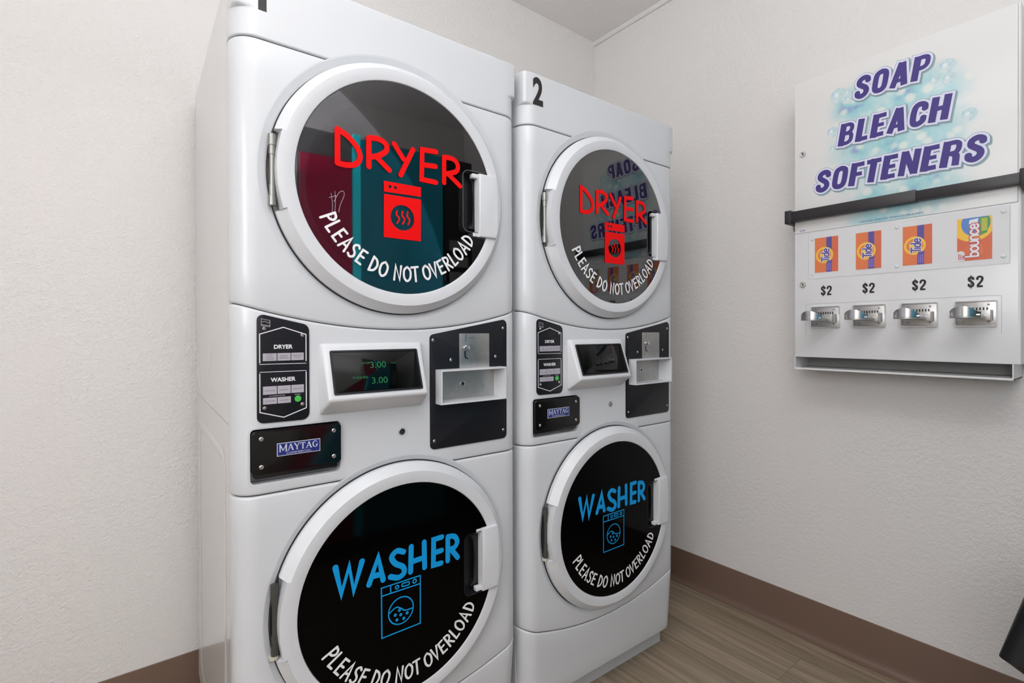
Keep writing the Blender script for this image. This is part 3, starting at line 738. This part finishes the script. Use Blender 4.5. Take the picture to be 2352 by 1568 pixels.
    bmesh.ops.bevel(bm, geom=bm.edges[:], offset=.006, segments=4, profile=.5, affect='EDGES')
    TILT = math.radians(8)
    hs = bmlink('display_housing', bm, 'door', root, smooth=True, auto=50)
    # slanted face frame: origin at the centre of the face, local z along the slope
    a0 = Vector((.2795, -.0100, 1.1125)); a1 = Vector((.2795, -.0510, .9985)); up = (a0-a1).normalized(); ctr = (a0+a1)/2
    nrm = Vector((0, up.z, -up.y)); nrm = -nrm if nrm.y > 0 else nrm
    hc_ = rrect(.1800, .3770, -.0475, .0460, .003)
    def on_face(o):
        for v in o.data.vertices:
            x_, y_, z_ = v.co; v.co = Vector((x_, 0, 0))+Vector((0, ctr.y, ctr.z))+up*z_-nrm*y_
        o.data.update(); return o
    sct = on_face(plate('cutter', hc_, -.020, .01, None)); cut(hs, [sct]); bpy.data.objects.remove(sct)
    on_face(plate('screen_well', hc_, -.0205, -.0195, 'dark', hs))
    sc = plate('display_screen', rrect(.1815, .3755, -.0462, .0447, .003), -.003, .0006, 'screen', hs, .0006)
    for v in sc.data.vertices: v.co.y += (.0447-v.co.z)*math.tan(TILT)*1.0
    on_face(sc)
    fr = on_face(ringplate('screen_frame', rrect(.1790, .3780, -.0485, .0470, .0035), rrect(.1830, .3740, -.0445, .0430, .002), -.016, .0020, 'dark', hs))
    def on_glass(o):
        for v in o.data.vertices: v.co.y += (.0447-v.co.z)*math.tan(TILT)
        return on_face(o)
    if num == 1:
        on_glass(text('screen_digits', '3.00', .2820, .0140, .0135, .0010, 'lcdgreen', hs, width=.036))
        on_glass(text('screen_digits', '3.00', .2830, -.0200, .0135, .0010, 'lcdgreen', hs, width=.036))
        on_glass(text('screen_digits', 'DRYER', .2540, .0185, .004, .0010, 'lcdgreen', hs, width=.020))
        on_glass(text('screen_digits', 'WASHER', .2400, -.0120, .005, .0010, 'lcdgreen', hs, width=.034))
        on_glass(text('screen_digits', 'ADD', .3180, .0165, .003, .0010, 'lcdgreen', hs, width=.012))
    # service lock
    lathe('service_lock', [(.0150, 0), (.0135, .0006), (.0115, .0004), (.0110, -.004), (.0085, -.004), (.0085, -.0005), (.0001, -.0005)], .3474, .9090, 'white', root, 32)
    lathe('lock_cylinder', [(.0082, -.0006), (.0080, .0016), (.0072, .0022), (.0001, .0022)], .3474, .9090, 'dim', root, 28)
    lathe('lock_keyhole', [(.0058, .0022), (.0056, .0027), (.0042, .0028), (.0030, .0022), (.0001, .0022)], .3474, .9090, 'dark' if num == 1 else 'screw', root, 24)
    # coin panel
    cp = plate('coin_panel', rpoly([(.4195, .8560), (.6455, .8565), (.6465, 1.1725), (.4190, 1.1315)], [.011, .011, .012, .011], 6), 0, .0024, 'black', root, .0008)
    cut(cp, [coin])
    for sx_, sz_ in ((.4275, 1.1190), (.6345, 1.1480), (.4765, 1.0700), (.6100, 1.0740), (.4300, .8760), (.6345, .8790)): screw(sx_, sz_, .0024, .0038, cp)
    cs = plate('coin_slide_plate', [(.5000, 1.0470), (.5890, 1.0470), (.5890, 1.1345), (.5000, 1.1345)], .002, .0052, 'zinc', cp, .0006)
    box('coin_slot', .5170, .5182, .005, .0056, 1.1135, 1.1320, 'dark', cp)
    sheet('return_slot', [[(.5130, 1.0905), (.5172, 1.0905), (.5178, 1.0760), (.5250, 1.0715), (.5240, 1.0700), (.5165, 1.0718), (.5135, 1.0760)]], .0055, 'dark', cp)
    lathe('coin_return_knob', [(.0042, .005), (.0040, .010), (.0066, .012), (.0070, .016), (.0058, .020), (.0001, .0212)], .5150, 1.0985, 'chrome', cp, 24)
    text('slide_text', 'QUARTERS', .5360, 1.1235, .0028, .0055, 'darkprint', cp, width=.0175)
    text('slide_text', 'COIN', .5330, 1.1035, .0022, .0055, 'darkprint', cp, width=.0085)
    text('slide_text', 'RETURN', .5335, 1.0975, .0025, .0055, 'darkprint', cp, width=.015)
    # coin cup: square white collar with steel back
    o4 = [(.4340, .9650), (.6255, .9650), (.6255, 1.0478), (.4340, 1.0478)]; i4 = [(.4378, .9688), (.6217, .9688), (.6217, 1.0440), (.4378, 1.0440)]
    cc = ringplate('coin_cup', o4, i4, .002, .0300, 'door', root)
    o5 = [(.4365, .9675), (.6230, .9675), (.6230, 1.0453), (.4365, 1.0453)]
    ringplate('cup_sleeve', o5, i4, -.022, .003, 'door', cc)
    plate('cup_back', [(.4370, .9680), (.6225, .9680), (.6225, 1.0448), (.4370, 1.0448)], -.026, -.022, 'steel', cc)
    lathe('vault_lock', [(.0070, -.022), (.0068, -.0195), (.0045, -.0190), (.0040, -.0215), (.0001, -.0215)], .5240, 1.0065, 'chrome', cc, 24)
    lathe('vault_keyhole', [(.0040, -.0205), (.0001, -.0200)], .5240, 1.0065, 'dark', cc, 20)
    for c in (cd_, cw_, coin, drawer_cut): bpy.data.objects.remove(c)
    # place: the machines' own frame is turned by -PHI about the vertical through the camera foot
    X0, Yf = .142, 1.0787
    p = Matrix.Rotation(-PHI, 3, 'Z') @ Vector((X0+origin_x, Yf, 0))
    root.location = p; root.rotation_euler = (0, 0, -PHI)
    return root
def serif_word(name, parent, x, z, w, h, d):
    """MAYTAG in slab capitals: M large, built from stems and serifs"""
    G = {'M': (1.25, [((.1, 0), (.1, 1), .17), ((.1, 1), (.6, .15), .17), ((.6, .15), (1.1, 1), .12), ((1.1, 1), (1.1, 0), .2)], [(0, .25, 0), (.95, 1.25, 0), (0, .22, 1), (1.0, 1.25, 1)]),
         'A': (1.0, [((.12, 0), (.5, 1), .11), ((.5, 1), (.88, 0), .2), ((.28, .34), (.72, .34), .08)], [(0, .26, 0), (.7, 1.02, 0)]),
         'Y': (.95, [((.1, 1), (.5, .45), .19), ((.85, 1), (.5, .45), .11), ((.5, .45), (.5, 0), .19)], [(0, .26, 1), (.7, .98, 1), (.36, .66, 0)]),
         'T': (.9, [((.45, 0), (.45, 1), .2), ((.03, .95), (.87, .95), .1), ((.05, .95), (.05, .72), .07), ((.85, .95), (.85, .72), .07)], [(.3, .62, 0)]),
         'G': (1.0, [((.86, .72), (.72, .95), .08), ((.72, .95), (.45, .99), .1), ((.45, .99), (.18, .8), .14), ((.18, .8), (.12, .48), .2), ((.12, .48), (.22, .15), .18), ((.22, .15), (.5, .02), .12), ((.5, .02), (.8, .12), .1), ((.8, .1), (.8, .42), .18)], [(.58, .98, .42)])}
    tot = sum(G[c][0] for c in 'MAYTAG')+.06*5; s = w/tot; bm = bmesh.new(); cx = x; k = 0
    for c in 'MAYTAG':
        wd, st, se = G[c]
        hh = h if c != 'M' else h*1.12
        zb = z-hh*.5+h*.04 if c != 'M' else z-hh*.5
        for a, b, t in st:
            A = Vector((cx+a[0]*s, zb+a[1]*hh)); B_ = Vector((cx+b[0]*s, zb+b[1]*hh)); tv = (B_-A).normalized(); nn = Vector((-tv.y, tv.x))*t*s/2
            bm.faces.new([bm.verts.new((v.x, -d-k*.00001, v.y)) for v in (A+nn, B_+nn, B_-nn, A-nn)]); k += 1
        for a, b, zz in se:
            t = .035*hh; q = zb+zz*hh
            bm.faces.new([bm.verts.new((cx+u*s, -d-k*.00001, q+v)) for u, v in ((a, -t), (b, -t), (b, t), (a, t))]); k += 1
        cx += (wd+.06)*s
    return bmlink_flat(name, bm, 'silverprint', parent)
M['pocketrim'] = plain('grey_clear_rim', (.10, .10, .11, 1), .2)
make_machine(1, 0.0)
make_machine(2, 0.706)

# ------------------------------------------------------------------ wall-mounted soap dispenser
sd = empty('soap_dispenser', (1.850, .770, 0), -PI/2)
tag(sd, 'white wall-mounted coin soap dispenser with a soap, bleach and softeners sign', 'soap dispenser')
DP = .156; W_, Z0, Z1, ZS = .556, 1.048, 1.9935, 1.4735
bm = bmesh.new(); add_box(bm, 0, W_, .004, DP, Z0, Z1)
cabv = bmlink('dispenser_cabinet', bm, 'vendor', sd)
up_ = plate('upper_door', rrect(.001, W_-.006, ZS+.001, Z1-.001, .002), -.006, .0, 'bubbles', sd, .0015)
lo_ = plate('lower_door', rrect(.001, W_-.001, Z0+.001, ZS-.001, .002), -.006, .0, 'vendor', sd, .0015)
box('door_edge', W_-.005, W_-.0005, -.006, .0006, Z0+.002, Z1-.001, 'vendor', sd)
# sign lettering: bold condensed italic capitals drawn from thick strokes (cell height 1)
V_, H_ = .27, .20                      # vertical and horizontal stroke weights
def _c(*p): return list(p)
SG = {   # width, [(points, weight, closed)]
 'S': (.66, [([(.53, .70), (.50, .83), (.33, .90), (.16, .82), (.15, .66), (.30, .54), (.46, .43), (.53, .28), (.46, .14), (.31, .09), (.15, .17), (.13, .31)], .235, 0)]),
 'O': (.70, [([(.35, .905), (.17, .82), (.135, .5), (.17, .18), (.35, .095), (.53, .18), (.565, .5), (.53, .82)], .235, 1)]),
 'C': (.68, [([(.55, .64), (.53, .82), (.35, .905), (.18, .82), (.135, .5), (.18, .18), (.35, .095), (.53, .19), (.55, .36)], .235, 0)]),
 'A': (.78, [([(.13, 0), (.36, 1)], V_*.9, 0), ([(.62, 0), (.40, 1)], V_*.95, 0), ([(.22, .25), (.55, .25)], .16, 0)]),
 'P': (.68, [([(.135, 0), (.135, 1)], V_, 0), ([(.14, .91), (.40, .91), (.54, .82), (.54, .58), (.40, .48), (.14, .48)], .19, 0)]),
 'B': (.70, [([(.135, 0), (.135, 1)], V_, 0), ([(.14, .91), (.40, .91), (.53, .82), (.53, .64), (.40, .54), (.14, .54)], .18, 0), ([(.14, .52), (.42, .52), (.56, .42), (.56, .19), (.42, .09), (.14, .09)], .18, 0)]),
 'R': (.72, [([(.135, 0), (.135, 1)], V_, 0), ([(.14, .91), (.42, .91), (.55, .82), (.55, .60), (.42, .50), (.14, .50)], .19, 0), ([(.40, .48), (.52, .38), (.55, 0)], .24, 0)]),
 'L': (.56, [([(.135, 0), (.135, 1)], V_, 0), ([(.14, .10), (.54, .10)], H_, 0)]),
 'E': (.60, [([(.135, 0), (.135, 1)], V_, 0), ([(.14, .10), (.57, .10)], H_, 0), ([(.14, .90), (.56, .90)], H_, 0), ([(.14, .51), (.52, .51)], .17, 0)]),
 'F': (.57, [([(.135, 0), (.135, 1)], V_, 0), ([(.14, .90), (.56, .90)], H_, 0), ([(.14, .49), (.52, .49)], .18, 0)]),
 'H': (.72, [([(.135, 0), (.135, 1)], V_, 0), ([(.585, 0), (.585, 1)], V_, 0), ([(.14, .51), (.58, .51)], .19, 0)]),
 'T': (.60, [([(.30, 0), (.30, 1)], V_, 0), ([(0, .90), (.60, .90)], H_, 0)]),
 'N': (.74, [([(.125, 0), (.125, 1)], V_*.9, 0), ([(.615, 0), (.615, 1)], V_*.9, 0), ([(.14, .98), (.60, .02)], V_*.85, 0)]),
}
def sign_word(s, x0, x1, z0, z1, shear=.16):
    h = z1-z0; gap = .10; tot = sum(SG[c][0] for c in s)+gap*(len(s)-1); sx = (x1-x0-shear*h)/tot
    for li, (grow, mat, dx, dz) in enumerate(((.0070, 'printshade', .0035, -.0042), (.0070, 'slate', 0, 0), (.0059, 'outline', 0, 0), (0, 'purple', 0, 0))):
        bm = bmesh.new(); cx = x0; cnt = [0]
        def df(li=li, cnt=cnt):
            cnt[0] += 1; return .0004+.0006*li+cnt[0]*.000002
        for ch in s:
            wd, st = SG[ch]
            for pts, wt, cl in st:
                P = [(cx+a*sx+shear*b*h+dx, z0+b*h+dz) for a, b in pts]
                if len(P) > 2:
                    P = (smooth_path(P+[P[0]], 3)[:-1] if cl else smooth_path(P, 3))
                w_ = wt*(sx*.55+h*.45)+2*grow
                A = [Vector(q) for q in P]
                if not cl:
                    A[0] = A[0]+(A[0]-A[1]).normalized()*grow; A[-1] = A[-1]+(A[-1]-A[-2]).normalized()*grow
                thick(bm, [tuple(q) for q in A], w_, df, closed=bool(cl))
            cx += (wd+gap)*sx
        bmlink_flat('sign_lettering', bm, mat, up_)
sign_word('SOAP', .178, .3760, 1.8725, 1.9410)
sign_word('BLEACH', .133, .4200, 1.7375, 1.8070)
sign_word('SOFTENERS', .0645, .4950, 1.6010, 1.6720)
for i, (bx_, bz_, br) in enumerate(((.135, 1.905, .024), (.165, 1.882, .013), (.408, 1.888, .020), (.412, 1.852, .016), (.118, 1.792, .017), (.162, 1.905, .011), (.38, 1.858, .013), (.455, 1.735, .018), (.120, 1.735, .012))):
    o = sheet('printed_bubble', [circ_pts(0, 0, br, 28)], 0, 'bubble', up_); o.location = (bx_, -.00010-.00002*i, bz_)
    o = sheet('bubble_glint', [circ_pts(-br*.25, br*.15, br*.30, 20)], 0, 'bubbleglint', up_); o.location = (bx_, -.00011-.00002*i, bz_)
# cam locks
for zz in (1.7430, 1.2965):
    lathe('cam_lock', [(.0095, 0), (.0095, .004), (.0080, .0065), (.0060, .0068), (.0055, .0040), (.0001, .0040)], .0275, zz, 'chrome' if zz > 1.5 else 'screw', sd, 28)
    box('lock_key_slot', .0255, .0295, .0035, .0048, zz-.0030, zz+.0030, 'dark', sd)
text('maker_mark', 'VMI', .0255, 1.4815-.010+.010, .0062, .0005, 'indigo', lo_ if False else up_, width=.016, bold=0, shear=.2)
text('notice_text', 'COIN SLIDE LOCKS OUT WHEN COLUMN IS EMPTY', .2745, 1.4825, .0058, .0006, 'purple', up_, width=.162, bold=0)
# lower picture window of clear plastic over four product cards
ringplate('window_edge', rrect(.044, .5365, 1.3130, 1.4690, .003), rrect(.0455, .5350, 1.3145, 1.4675, .002), .0, .0014, 'clear', lo_)
plate('card_backing', rrect(.0455, .5350, 1.3145, 1.4675, .003), .0, .0008, 'vendor', lo_)
for sx_, sz_ in ((.5235, 1.4540), (.5235, 1.3350), (.2912, 1.4500), (.2912, 1.3320), (.0570, 1.4480), (.0570, 1.3290)):
    lathe('window_screw', [(.0058, .0008), (.0052, .0030), (.0030, .0044), (.0001, .0048)], sx_, sz_, 'vendor', lo_, 20)
def vtext_strokes(name, paths, x, z, s, d, mat, parent, w, shear=.0):
    """lettering turned a quarter turn: reads upwards. paths in (u along, v up)"""
    rot = lambda p: (x-(p[1])*s, z+(p[0]+shear*p[1])*s)
    bm = bmesh.new(); cnt = [0]
    for k, p in enumerate(paths):
        pp = [rot(q) for q in (smooth_path(p, 4) if len(p) > 2 else p)]
        def df(): cnt[0] += 1; return d+cnt[0]*.0000015
        thick(bm, [pp[0]]+pp+[pp[-1]], w, df)
    return bmlink_flat(name, bm, mat, parent)
TIDE = [[(0, 1), (.62, 1)], [(.31, 1), (.31, 0)], [(.60, .62), (.60, 0)], [(1.22, 1.05), (1.22, 0)], [(1.2, .1), (1.0, 0), (.82, .15), (.84, .5), (1.02, .62), (1.2, .52)], [(1.42, .34), (1.86, .36), (1.80, .58), (1.6, .62), (1.42, .45), (1.42, .15), (1.6, 0), (1.84, .1)]]
def detergent_card(x0, x1, z0, z1):
    c = plate('product_card', [(x0, z0), (x1, z0), (x1, z1), (x0, z1)], .0008, .0018, 'orange', lo_)
    w = x1-x0; h = z1-z0; d = .0020
    sheet('card_band', [[(x0+w*.76, z0), (x1, z0), (x1, z1), (x0+w*.76, z1)]], d-.0001, 'orangedark', c)
    sheet('card_band', [[(x0+w*.50, z0), (x0+w*.74, z0), (x0+w*.74, z1), (x0+w*.50, z1)]], d, 'indigo', c)
    for k in range(3):
        a = x0+w*(.54+.065*k); sheet('card_small_print', [[(a, z0+h*.04), (a+w*.028, z0+h*.04), (a+w*.028, z0+h*(.26)), (a, z0+h*(.26))]], d+.0001, 'lilac', c)
    cx, cz = x0+w*.42, z0+h*.49
    sheet('card_roundel', [circ_pts(cx, cz, w*.375, 32, h*.235)], d+.0002, 'yellow', c)
    annulus('card_roundel', cx, cz, w*.20, w*.29, d+.0003, 'orange', c, xs=1.0)
    sheet('card_tag', [[(x0+w*.50, z0+h*.245), (x0+w*.80, z0+h*.31), (x0+w*.55, z0+h*.33)]], d+.00035, 'indigo', c)
    s = h*.190; lx, lz = cx+w*.20, z0+h*.295
    vtext_strokes('card_lettering', TIDE, lx, lz, s, d+.0004, 'whitevinyl', c, .0070, .12)
    vtext_strokes('card_lettering', TIDE, lx, lz, s, d+.0007, 'indigo', c, .0040, .12)
detergent_card(.0650, .1345, 1.3335, 1.4490)
detergent_card(.1845, .2520, 1.3320, 1.4475)
detergent_card(.3060, .3750, 1.3320, 1.4470)
BOUNCE = {'b': [[(0, 1), (0, 0)], [(0, .1), (.2, 0), (.42, .14), (.42, .46), (.2, .6), (0, .48)]], 'o': [[(.2, .6), (0, .45), (0, .15), (.2, 0), (.42, .15), (.42, .45), (.2, .6)]],
 'u': [[(0, .6), (.02, .14), (.2, 0), (.40, .12), (.42, .6)]], 'n': [[(0, 0), (.02, .46), (.2, .6), (.40, .48), (.42, 0)]], 'c': [[(.42, .50), (.2, .6), (0, .44), (0, .16), (.2, 0), (.42, .1)]],
 'e': [[(.02, .3), (.42, .32), (.36, .52), (.2, .6), (.02, .46), (.0, .16), (.2, 0), (.42, .1)]]}
def softener_card(x0, x1, z0, z1):
    c = plate('product_card', [(x0, z0), (x1, z0), (x1, z1), (x0, z1)], .0008, .0018, 'orangedark', lo_)
    w = x1-x0; h = z1-z0; d = .0019
    def clip(pts): return [(min(max(a, x0), x1), min(max(b, z0), z1)) for a, b in pts]
    sheet('card_roundel', [clip(circ_pts(x0+w*.46, z0+h*.84, w*.62, 48, h*.40))], d, 'yellow', c)
    sheet('card_roundel', [clip(circ_pts(x0+w*.54, z0+h*.86, w*.42, 48, h*.30))], d+.0001, 'skyblue', c)
    sheet('card_patch', [clip([(x0+w*.66, z0+h*.56), (x0+w*.86, z0+h*.62), (x0+w*.96, z0+h*.86), (x0+w*.92, z0+h*.98), (x0+w*.64, z0+h*.99)])], d+.0002, 'leaf', c)
    sheet('card_patch', [[(x0+w*.70, z0+h*.66), (x0+w*.87, z0+h*.67), (x0+w*.87, z0+h*.96), (x0+w*.70, z0+h*.96)]], d+.0003, 'lime', c)
    sheet('card_patch', [[(x0+w*.34, z0+h*.86), (x0+w*.58, z0+h*.84), (x0+w*.62, z0+h*.97), (x0+w*.36, z0+h*.95)]], d+.0003, 'whitevinyl', c)
    sheet('card_patch', [[(x0+w*.36, z0+h*.10), (x0+w*.75, z0+h*.12), (x0+w*.72, z0+h*.38), (x0+w*.30, z0+h*.36)]], d+.0001, 'orange', c)
    sheet('card_patch', [[(x0, z0), (x0+w*.22, z0), (x0+w*.22, z0+h*.20), (x0+w*.12, z0+h*.24), (x0, z0+h*.22)]], d+.0002, 'vendor', c)
    for k in range(3): sheet('card_small_print', [[(x0+w*(.04+.06*k), z0+h*.03), (x0+w*(.07+.06*k), z0+h*.03), (x0+w*(.07+.06*k), z0+h*(.17-.02*k)), (x0+w*(.04+.06*k), z0+h*(.17-.02*k))]], d+.0004, 'crimson', c)
    paths = []; u = 0
    for ch in 'bounce':
        paths += [[(u+a, b) for a, b in p] for p in BOUNCE[ch]]; u += .58
    s = h*.80/3.55
    vtext_strokes('card_lettering', paths, x0+w*.62, z0+h*.09, s, d+.0006, 'crimson', c, .0088)
    vtext_strokes('card_lettering', paths, x0+w*.62, z0+h*.09, s, d+.0011, 'whitevinyl', c, .0043)
softener_card(.4300, .5015, 1.3310, 1.4480)
plate('window_sheet', rrect(.0465, .5340, 1.3155, 1.4665, .003), .0042, .0048, 'clear', lo_)
for i, cx_ in enumerate((.0990, .2185, .3445, .4680)):
    bm = bmesh.new(); cnt = [0]; hh = .0320; ww = .0150
    def df(cnt=cnt): cnt[0] += 1; return .0006+cnt[0]*.000002
    x0_, z0_ = cx_-.0165, 1.2718-hh/2
    for pts, wt, cl in SG['S'][1]: thick(bm, [(x0_+a*ww/.66, z0_+b*hh) for a, b in smooth_path(pts, 3)], .0052, df)
    thick(bm, [(x0_+ww/2, z0_-.0030), (x0_+ww/2, z0_+hh+.0030)], .0018, df)
    two = [(.10, .66), (.14, .84), (.33, .915), (.53, .83), (.54, .64), (.42, .46), (.24, .28), (.13, .12)]
    x0_ = cx_+.0015
    thick(bm, [(x0_+a*ww/.66, z0_+b*hh) for a, b in smooth_path(two, 3)], .0052, df)
    thick(bm, [(x0_+.10*ww/.66-.0008, z0_+.085*hh), (x0_+.60*ww/.66, z0_+.085*hh)], .0052, df)
    bmlink_flat('price_label', bm, 'blackvinyl', lo_)
# slide panel edge as a painted shadow line, and the four coin slides
strokes('slide_panel_outline', [[(.0360, 1.1250), (.0360, 1.2240), (.0372, 1.2275), (.0400, 1.2290), (.5150, 1.2320), (.5185, 1.2305), (.5200, 1.2270), (.5200, 1.1300)]], .0009, .0004, 'edgeshadow', lo_, sharp=(0,))
def coin_slide(cx, cz):
    m = ringplate('coin_slide', rrect(cx-.0440, cx+.0440, cz-.0355, cz+.0355, .004), rrect(cx-.0415, cx+.0415, cz-.0330, cz+.0330, .0035), .0, .0075, 'chrome', sd)
    plate('slide_face', rrect(cx-.0417, cx+.0417, cz-.0332, cz+.0332, .003), .0, .0045, 'zinc', m, .0006)
    for a, b in ((-.026, .022), (.026, .024), (-.026, -.023), (.026, -.023)): lathe('rivet', [(.0028, .0045), (.0022, .0056), (.0001, .0058)], cx+a, cz+b, 'dim', m, 12)
    for k in range(8):
        a = cx-.027+.0070*k; box('coin_gate', a, a+.0030, .004, .0062, cz+.0065, cz+.0165, 'dark', m)
    # guide channel, tongue and thumb plate
    plate('slide_guide', [(cx+.0090, cz-.0150), (cx+.0355, cz-.0190), (cx+.0355, cz+.0085), (cx+.0090, cz+.0080)], .004, .044, 'steel', m, .0015)
    box('slide_guide', cx-.0330, cx-.0240, .004, .034, cz-.0130, cz+.0060, 'steel', m, .0015)
    plate('slide_tongue', [(cx-.0235, cz-.0080), (cx+.0240, cz-.0080), (cx+.0240, cz-.0030), (cx-.0235, cz-.0030)], .004, .100, 'chrome', m, .001)
    # rounded thumb plate, curved in plan
    bm = bmesh.new(); nseg = 14; rows = []
    for k in range(nseg+1):
        t = k/nseg; xx = cx-.0370+.0620*t; dd = .080+.032*math.sin(PI*(t*.72+.16)); hh = .006+.0150*math.sin(PI*min(1, t*1.12+.02))**.6 if t < .96 else .006
        rows.append((xx, dd, hh))
    for off in (0, .0035): pass
    A = [[bm.verts.new((xx, -(dd-o), cz+zz)) for xx, dd, hh in rows for zz in ()] for o in ()]
    q = []
    for xx, dd, hh in rows:
        q.append([bm.verts.new((xx, -dd, cz-.0085)), bm.verts.new((xx, -dd, cz-.0030+hh)), bm.verts.new((xx, -dd+.004, cz-.0030+hh)), bm.verts.new((xx, -dd+.004, cz-.0085))])
    for a, b in zip(q, q[1:]):
        for i in range(4): bm.faces.new((a[i], b[i], b[(i+1) % 4], a[(i+1) % 4]))
    bm.faces.new(q[0]); bm.faces.new(q[-1])
    bmlink('thumb_plate', bm, 'chrome', m, smooth=True, auto=40)
    # flat tray of the slide under the thumb plate
    bm = bmesh.new(); pts = [(cx-.0370, .060), (cx-.0240, .034), (cx+.0270, .034)]+[(r[0], r[1]+.001) for r in reversed(rows)]
    lo2 = [bm.verts.new((x_, -d_, cz-.0125)) for x_, d_ in pts]; hi2 = [bm.verts.new((x_, -d_, cz-.0090)) for x_, d_ in pts]
    bm.faces.new(lo2); bm.faces.new(hi2)
    for i in range(len(pts)): bm.faces.new((lo2[i], lo2[(i+1) % len(pts)], hi2[(i+1) % len(pts)], hi2[i]))
    bmlink('slide_shelf', bm, 'steel', m)
for cx_ in (.0965, .2205, .3450, .4690): coin_slide(cx_, 1.1840)
# delivery tray under the cabinet
tr = box('delivery_tray', 0, .5430, -.140, .0, 1.0055, 1.0085, 'vendor', sd)
box('tray_lip', 0, .5430, -.002, .0015, 1.0055, 1.0115, 'vendor', tr)
box('tray_side', 0, .0025, -.140, .0, 1.006, Z0, 'vendor', tr)
box('tray_side', .5405, .5430, -.140, .0, 1.006, Z0, 'vendor', tr)
box('tray_back', .0025, .5405, -.140, -.100, 1.0085, Z0, 'traydark', tr)
box('tray_ramp', .0025, .5405, -.100, -.050, 1.0085, 1.0130, 'traydark', tr)
# black telescoping security bar across both doors
sb = box('security_bar', -.016, .3430, .004, .0290, 1.5135, 1.5475, 'bar', sd, .0012)
tag(sb, 'black steel security bar')
rot_bar = box('bar_inner', .3400, .5640, .006, .0270, 1.5150, 1.5440, 'bar', sb, .001)
box('bar_end_cap', -.0210, -.0005, -.050, .0310, 1.5080, 1.5530, 'bar', sb, .002)
box('bar_hook', W_+.0005, W_+.0180, -.080, .0310, 1.5070, 1.5530, 'bar', sb, .002)
o = lathe('bar_lock', [(.0001, .0), (.018, .0), (.018, .010), (.0001, .010)], 0, 0, 'dim', sb, 28, cap=False)
for v in o.data.vertices: x_, y_, z_ = v.co; v.co = (y_-.001, x_+.030, z_)
o.location = (0, 0, 1.503)

# ------------------------------------------------------------------ black swing-top bin, lower right corner
bn = empty('waste_bin', (1.52, -.03, 0)); tag(bn, 'black plastic bin with a sloped lid, cut off at the lower right edge', 'bin')
def frustum(bm, a, b, z0, z1, r=.02, n=4):
    """a, b = (x0, x1, y0, y1) at z0 and z1"""
    P = []
    for (x0, x1, y0, y1), z in ((a, z0), (b, z1)):
        P.append([bm.verts.new((x, y, z)) for x, y in rrect(x0, x1, y0, y1, r, n)])
    m = len(P[0])
    for i in range(m): bm.faces.new((P[0][i], P[0][(i+1) % m], P[1][(i+1) % m], P[1][i]))
    bm.faces.new(P[0]); bm.faces.new(P[1])
bm = bmesh.new(); frustum(bm, (-.12, .12, -.15, .15), (-.1345, .1345, -.1675, .1675), 0, .452, .02)
bmlink('bin_body', bm, 'binblack', bn, smooth=True, auto=35)
bm = bmesh.new(); frustum(bm, (-.135, .135, -.168, .168), (-.185, .185, -.216, .216), .452, .503, .022); frustum(bm, (-.185, .185, -.216, .216), (-.060, .060, -.190, .190), .503, .605, .02)
bmlink('bin_lid', bm, 'binblack', bn, smooth=True, auto=30)
M['binsheen'] = plain('bin_sheen_grey', (.075, .08, .075, 1), .45)  # sheen on the lid top put into a lighter colour
bm = bmesh.new(); frustum(bm, (-.060, .060, -.190, .190), (-.030, .030, -.180, .180), .605, .640, .015)
bmlink('bin_lid_top', bm, 'binsheen', bn, smooth=True, auto=30)

# ------------------------------------------------------------------ made-up drinks machine behind the camera, added for its reflection in the door glass
vm = empty('drinks_machine_stand_in', (1.08, -.42, 0)); tag(vm, 'made-up tall drinks machine with red and teal lit front, mirrored in the left dryer window', 'vending machine')
M['vred'] = plain('lit_red_front', srgb(150, 18, 54), .35, emit=.75)  # added glow that gives the mirrored colours in the glass
M['vteal'] = plain('lit_teal_front', srgb(16, 122, 140), .35, wear=.5, scale=5, emit=.9)
M['vcyan'] = plain('lit_cyan_strip', srgb(30, 190, 200), .35, emit=1.2)
M['vdark'] = plain('machine_dark', (.13, .125, .12, 1), .4)
bm = bmesh.new(); add_box(bm, -.47, .50, -.80, -.02, .05, 2.13); bmlink('machine_body', bm, 'vdark', vm)
for fx in (-.42, .42):
    for fy in (-.74, -.10): bm = bmesh.new(); add_box(bm, fx-.03, fx+.03, fy-.03, fy+.03, 0, .05); bmlink('foot', bm, 'vdark', vm)
bm = bmesh.new(); add_box(bm, -.46, -.215, -.019, 0, .10, 2.00); bmlink('red_panel', bm, 'vred', vm)
bm = bmesh.new(); add_box(bm, -.205, -.170, -.019, .004, .10, 2.14); bmlink('light_strip', bm, 'vcyan', vm)
bm = bmesh.new(); add_box(bm, -.165, .30, -.019, 0, .10, 2.12); bmlink('teal_panel', bm, 'vteal', vm)
bm = bmesh.new(); add_box(bm, .31, .49, -.019, 0, .10, 2.12); bmlink('selection_panel', bm, 'dark', vm)
for k in range(6):
    bm = bmesh.new(); add_box(bm, .34, .46, 0, .008, 1.15+.09*k, 1.21+.09*k); bmlink('selection_button', bm, 'traydark', vm)
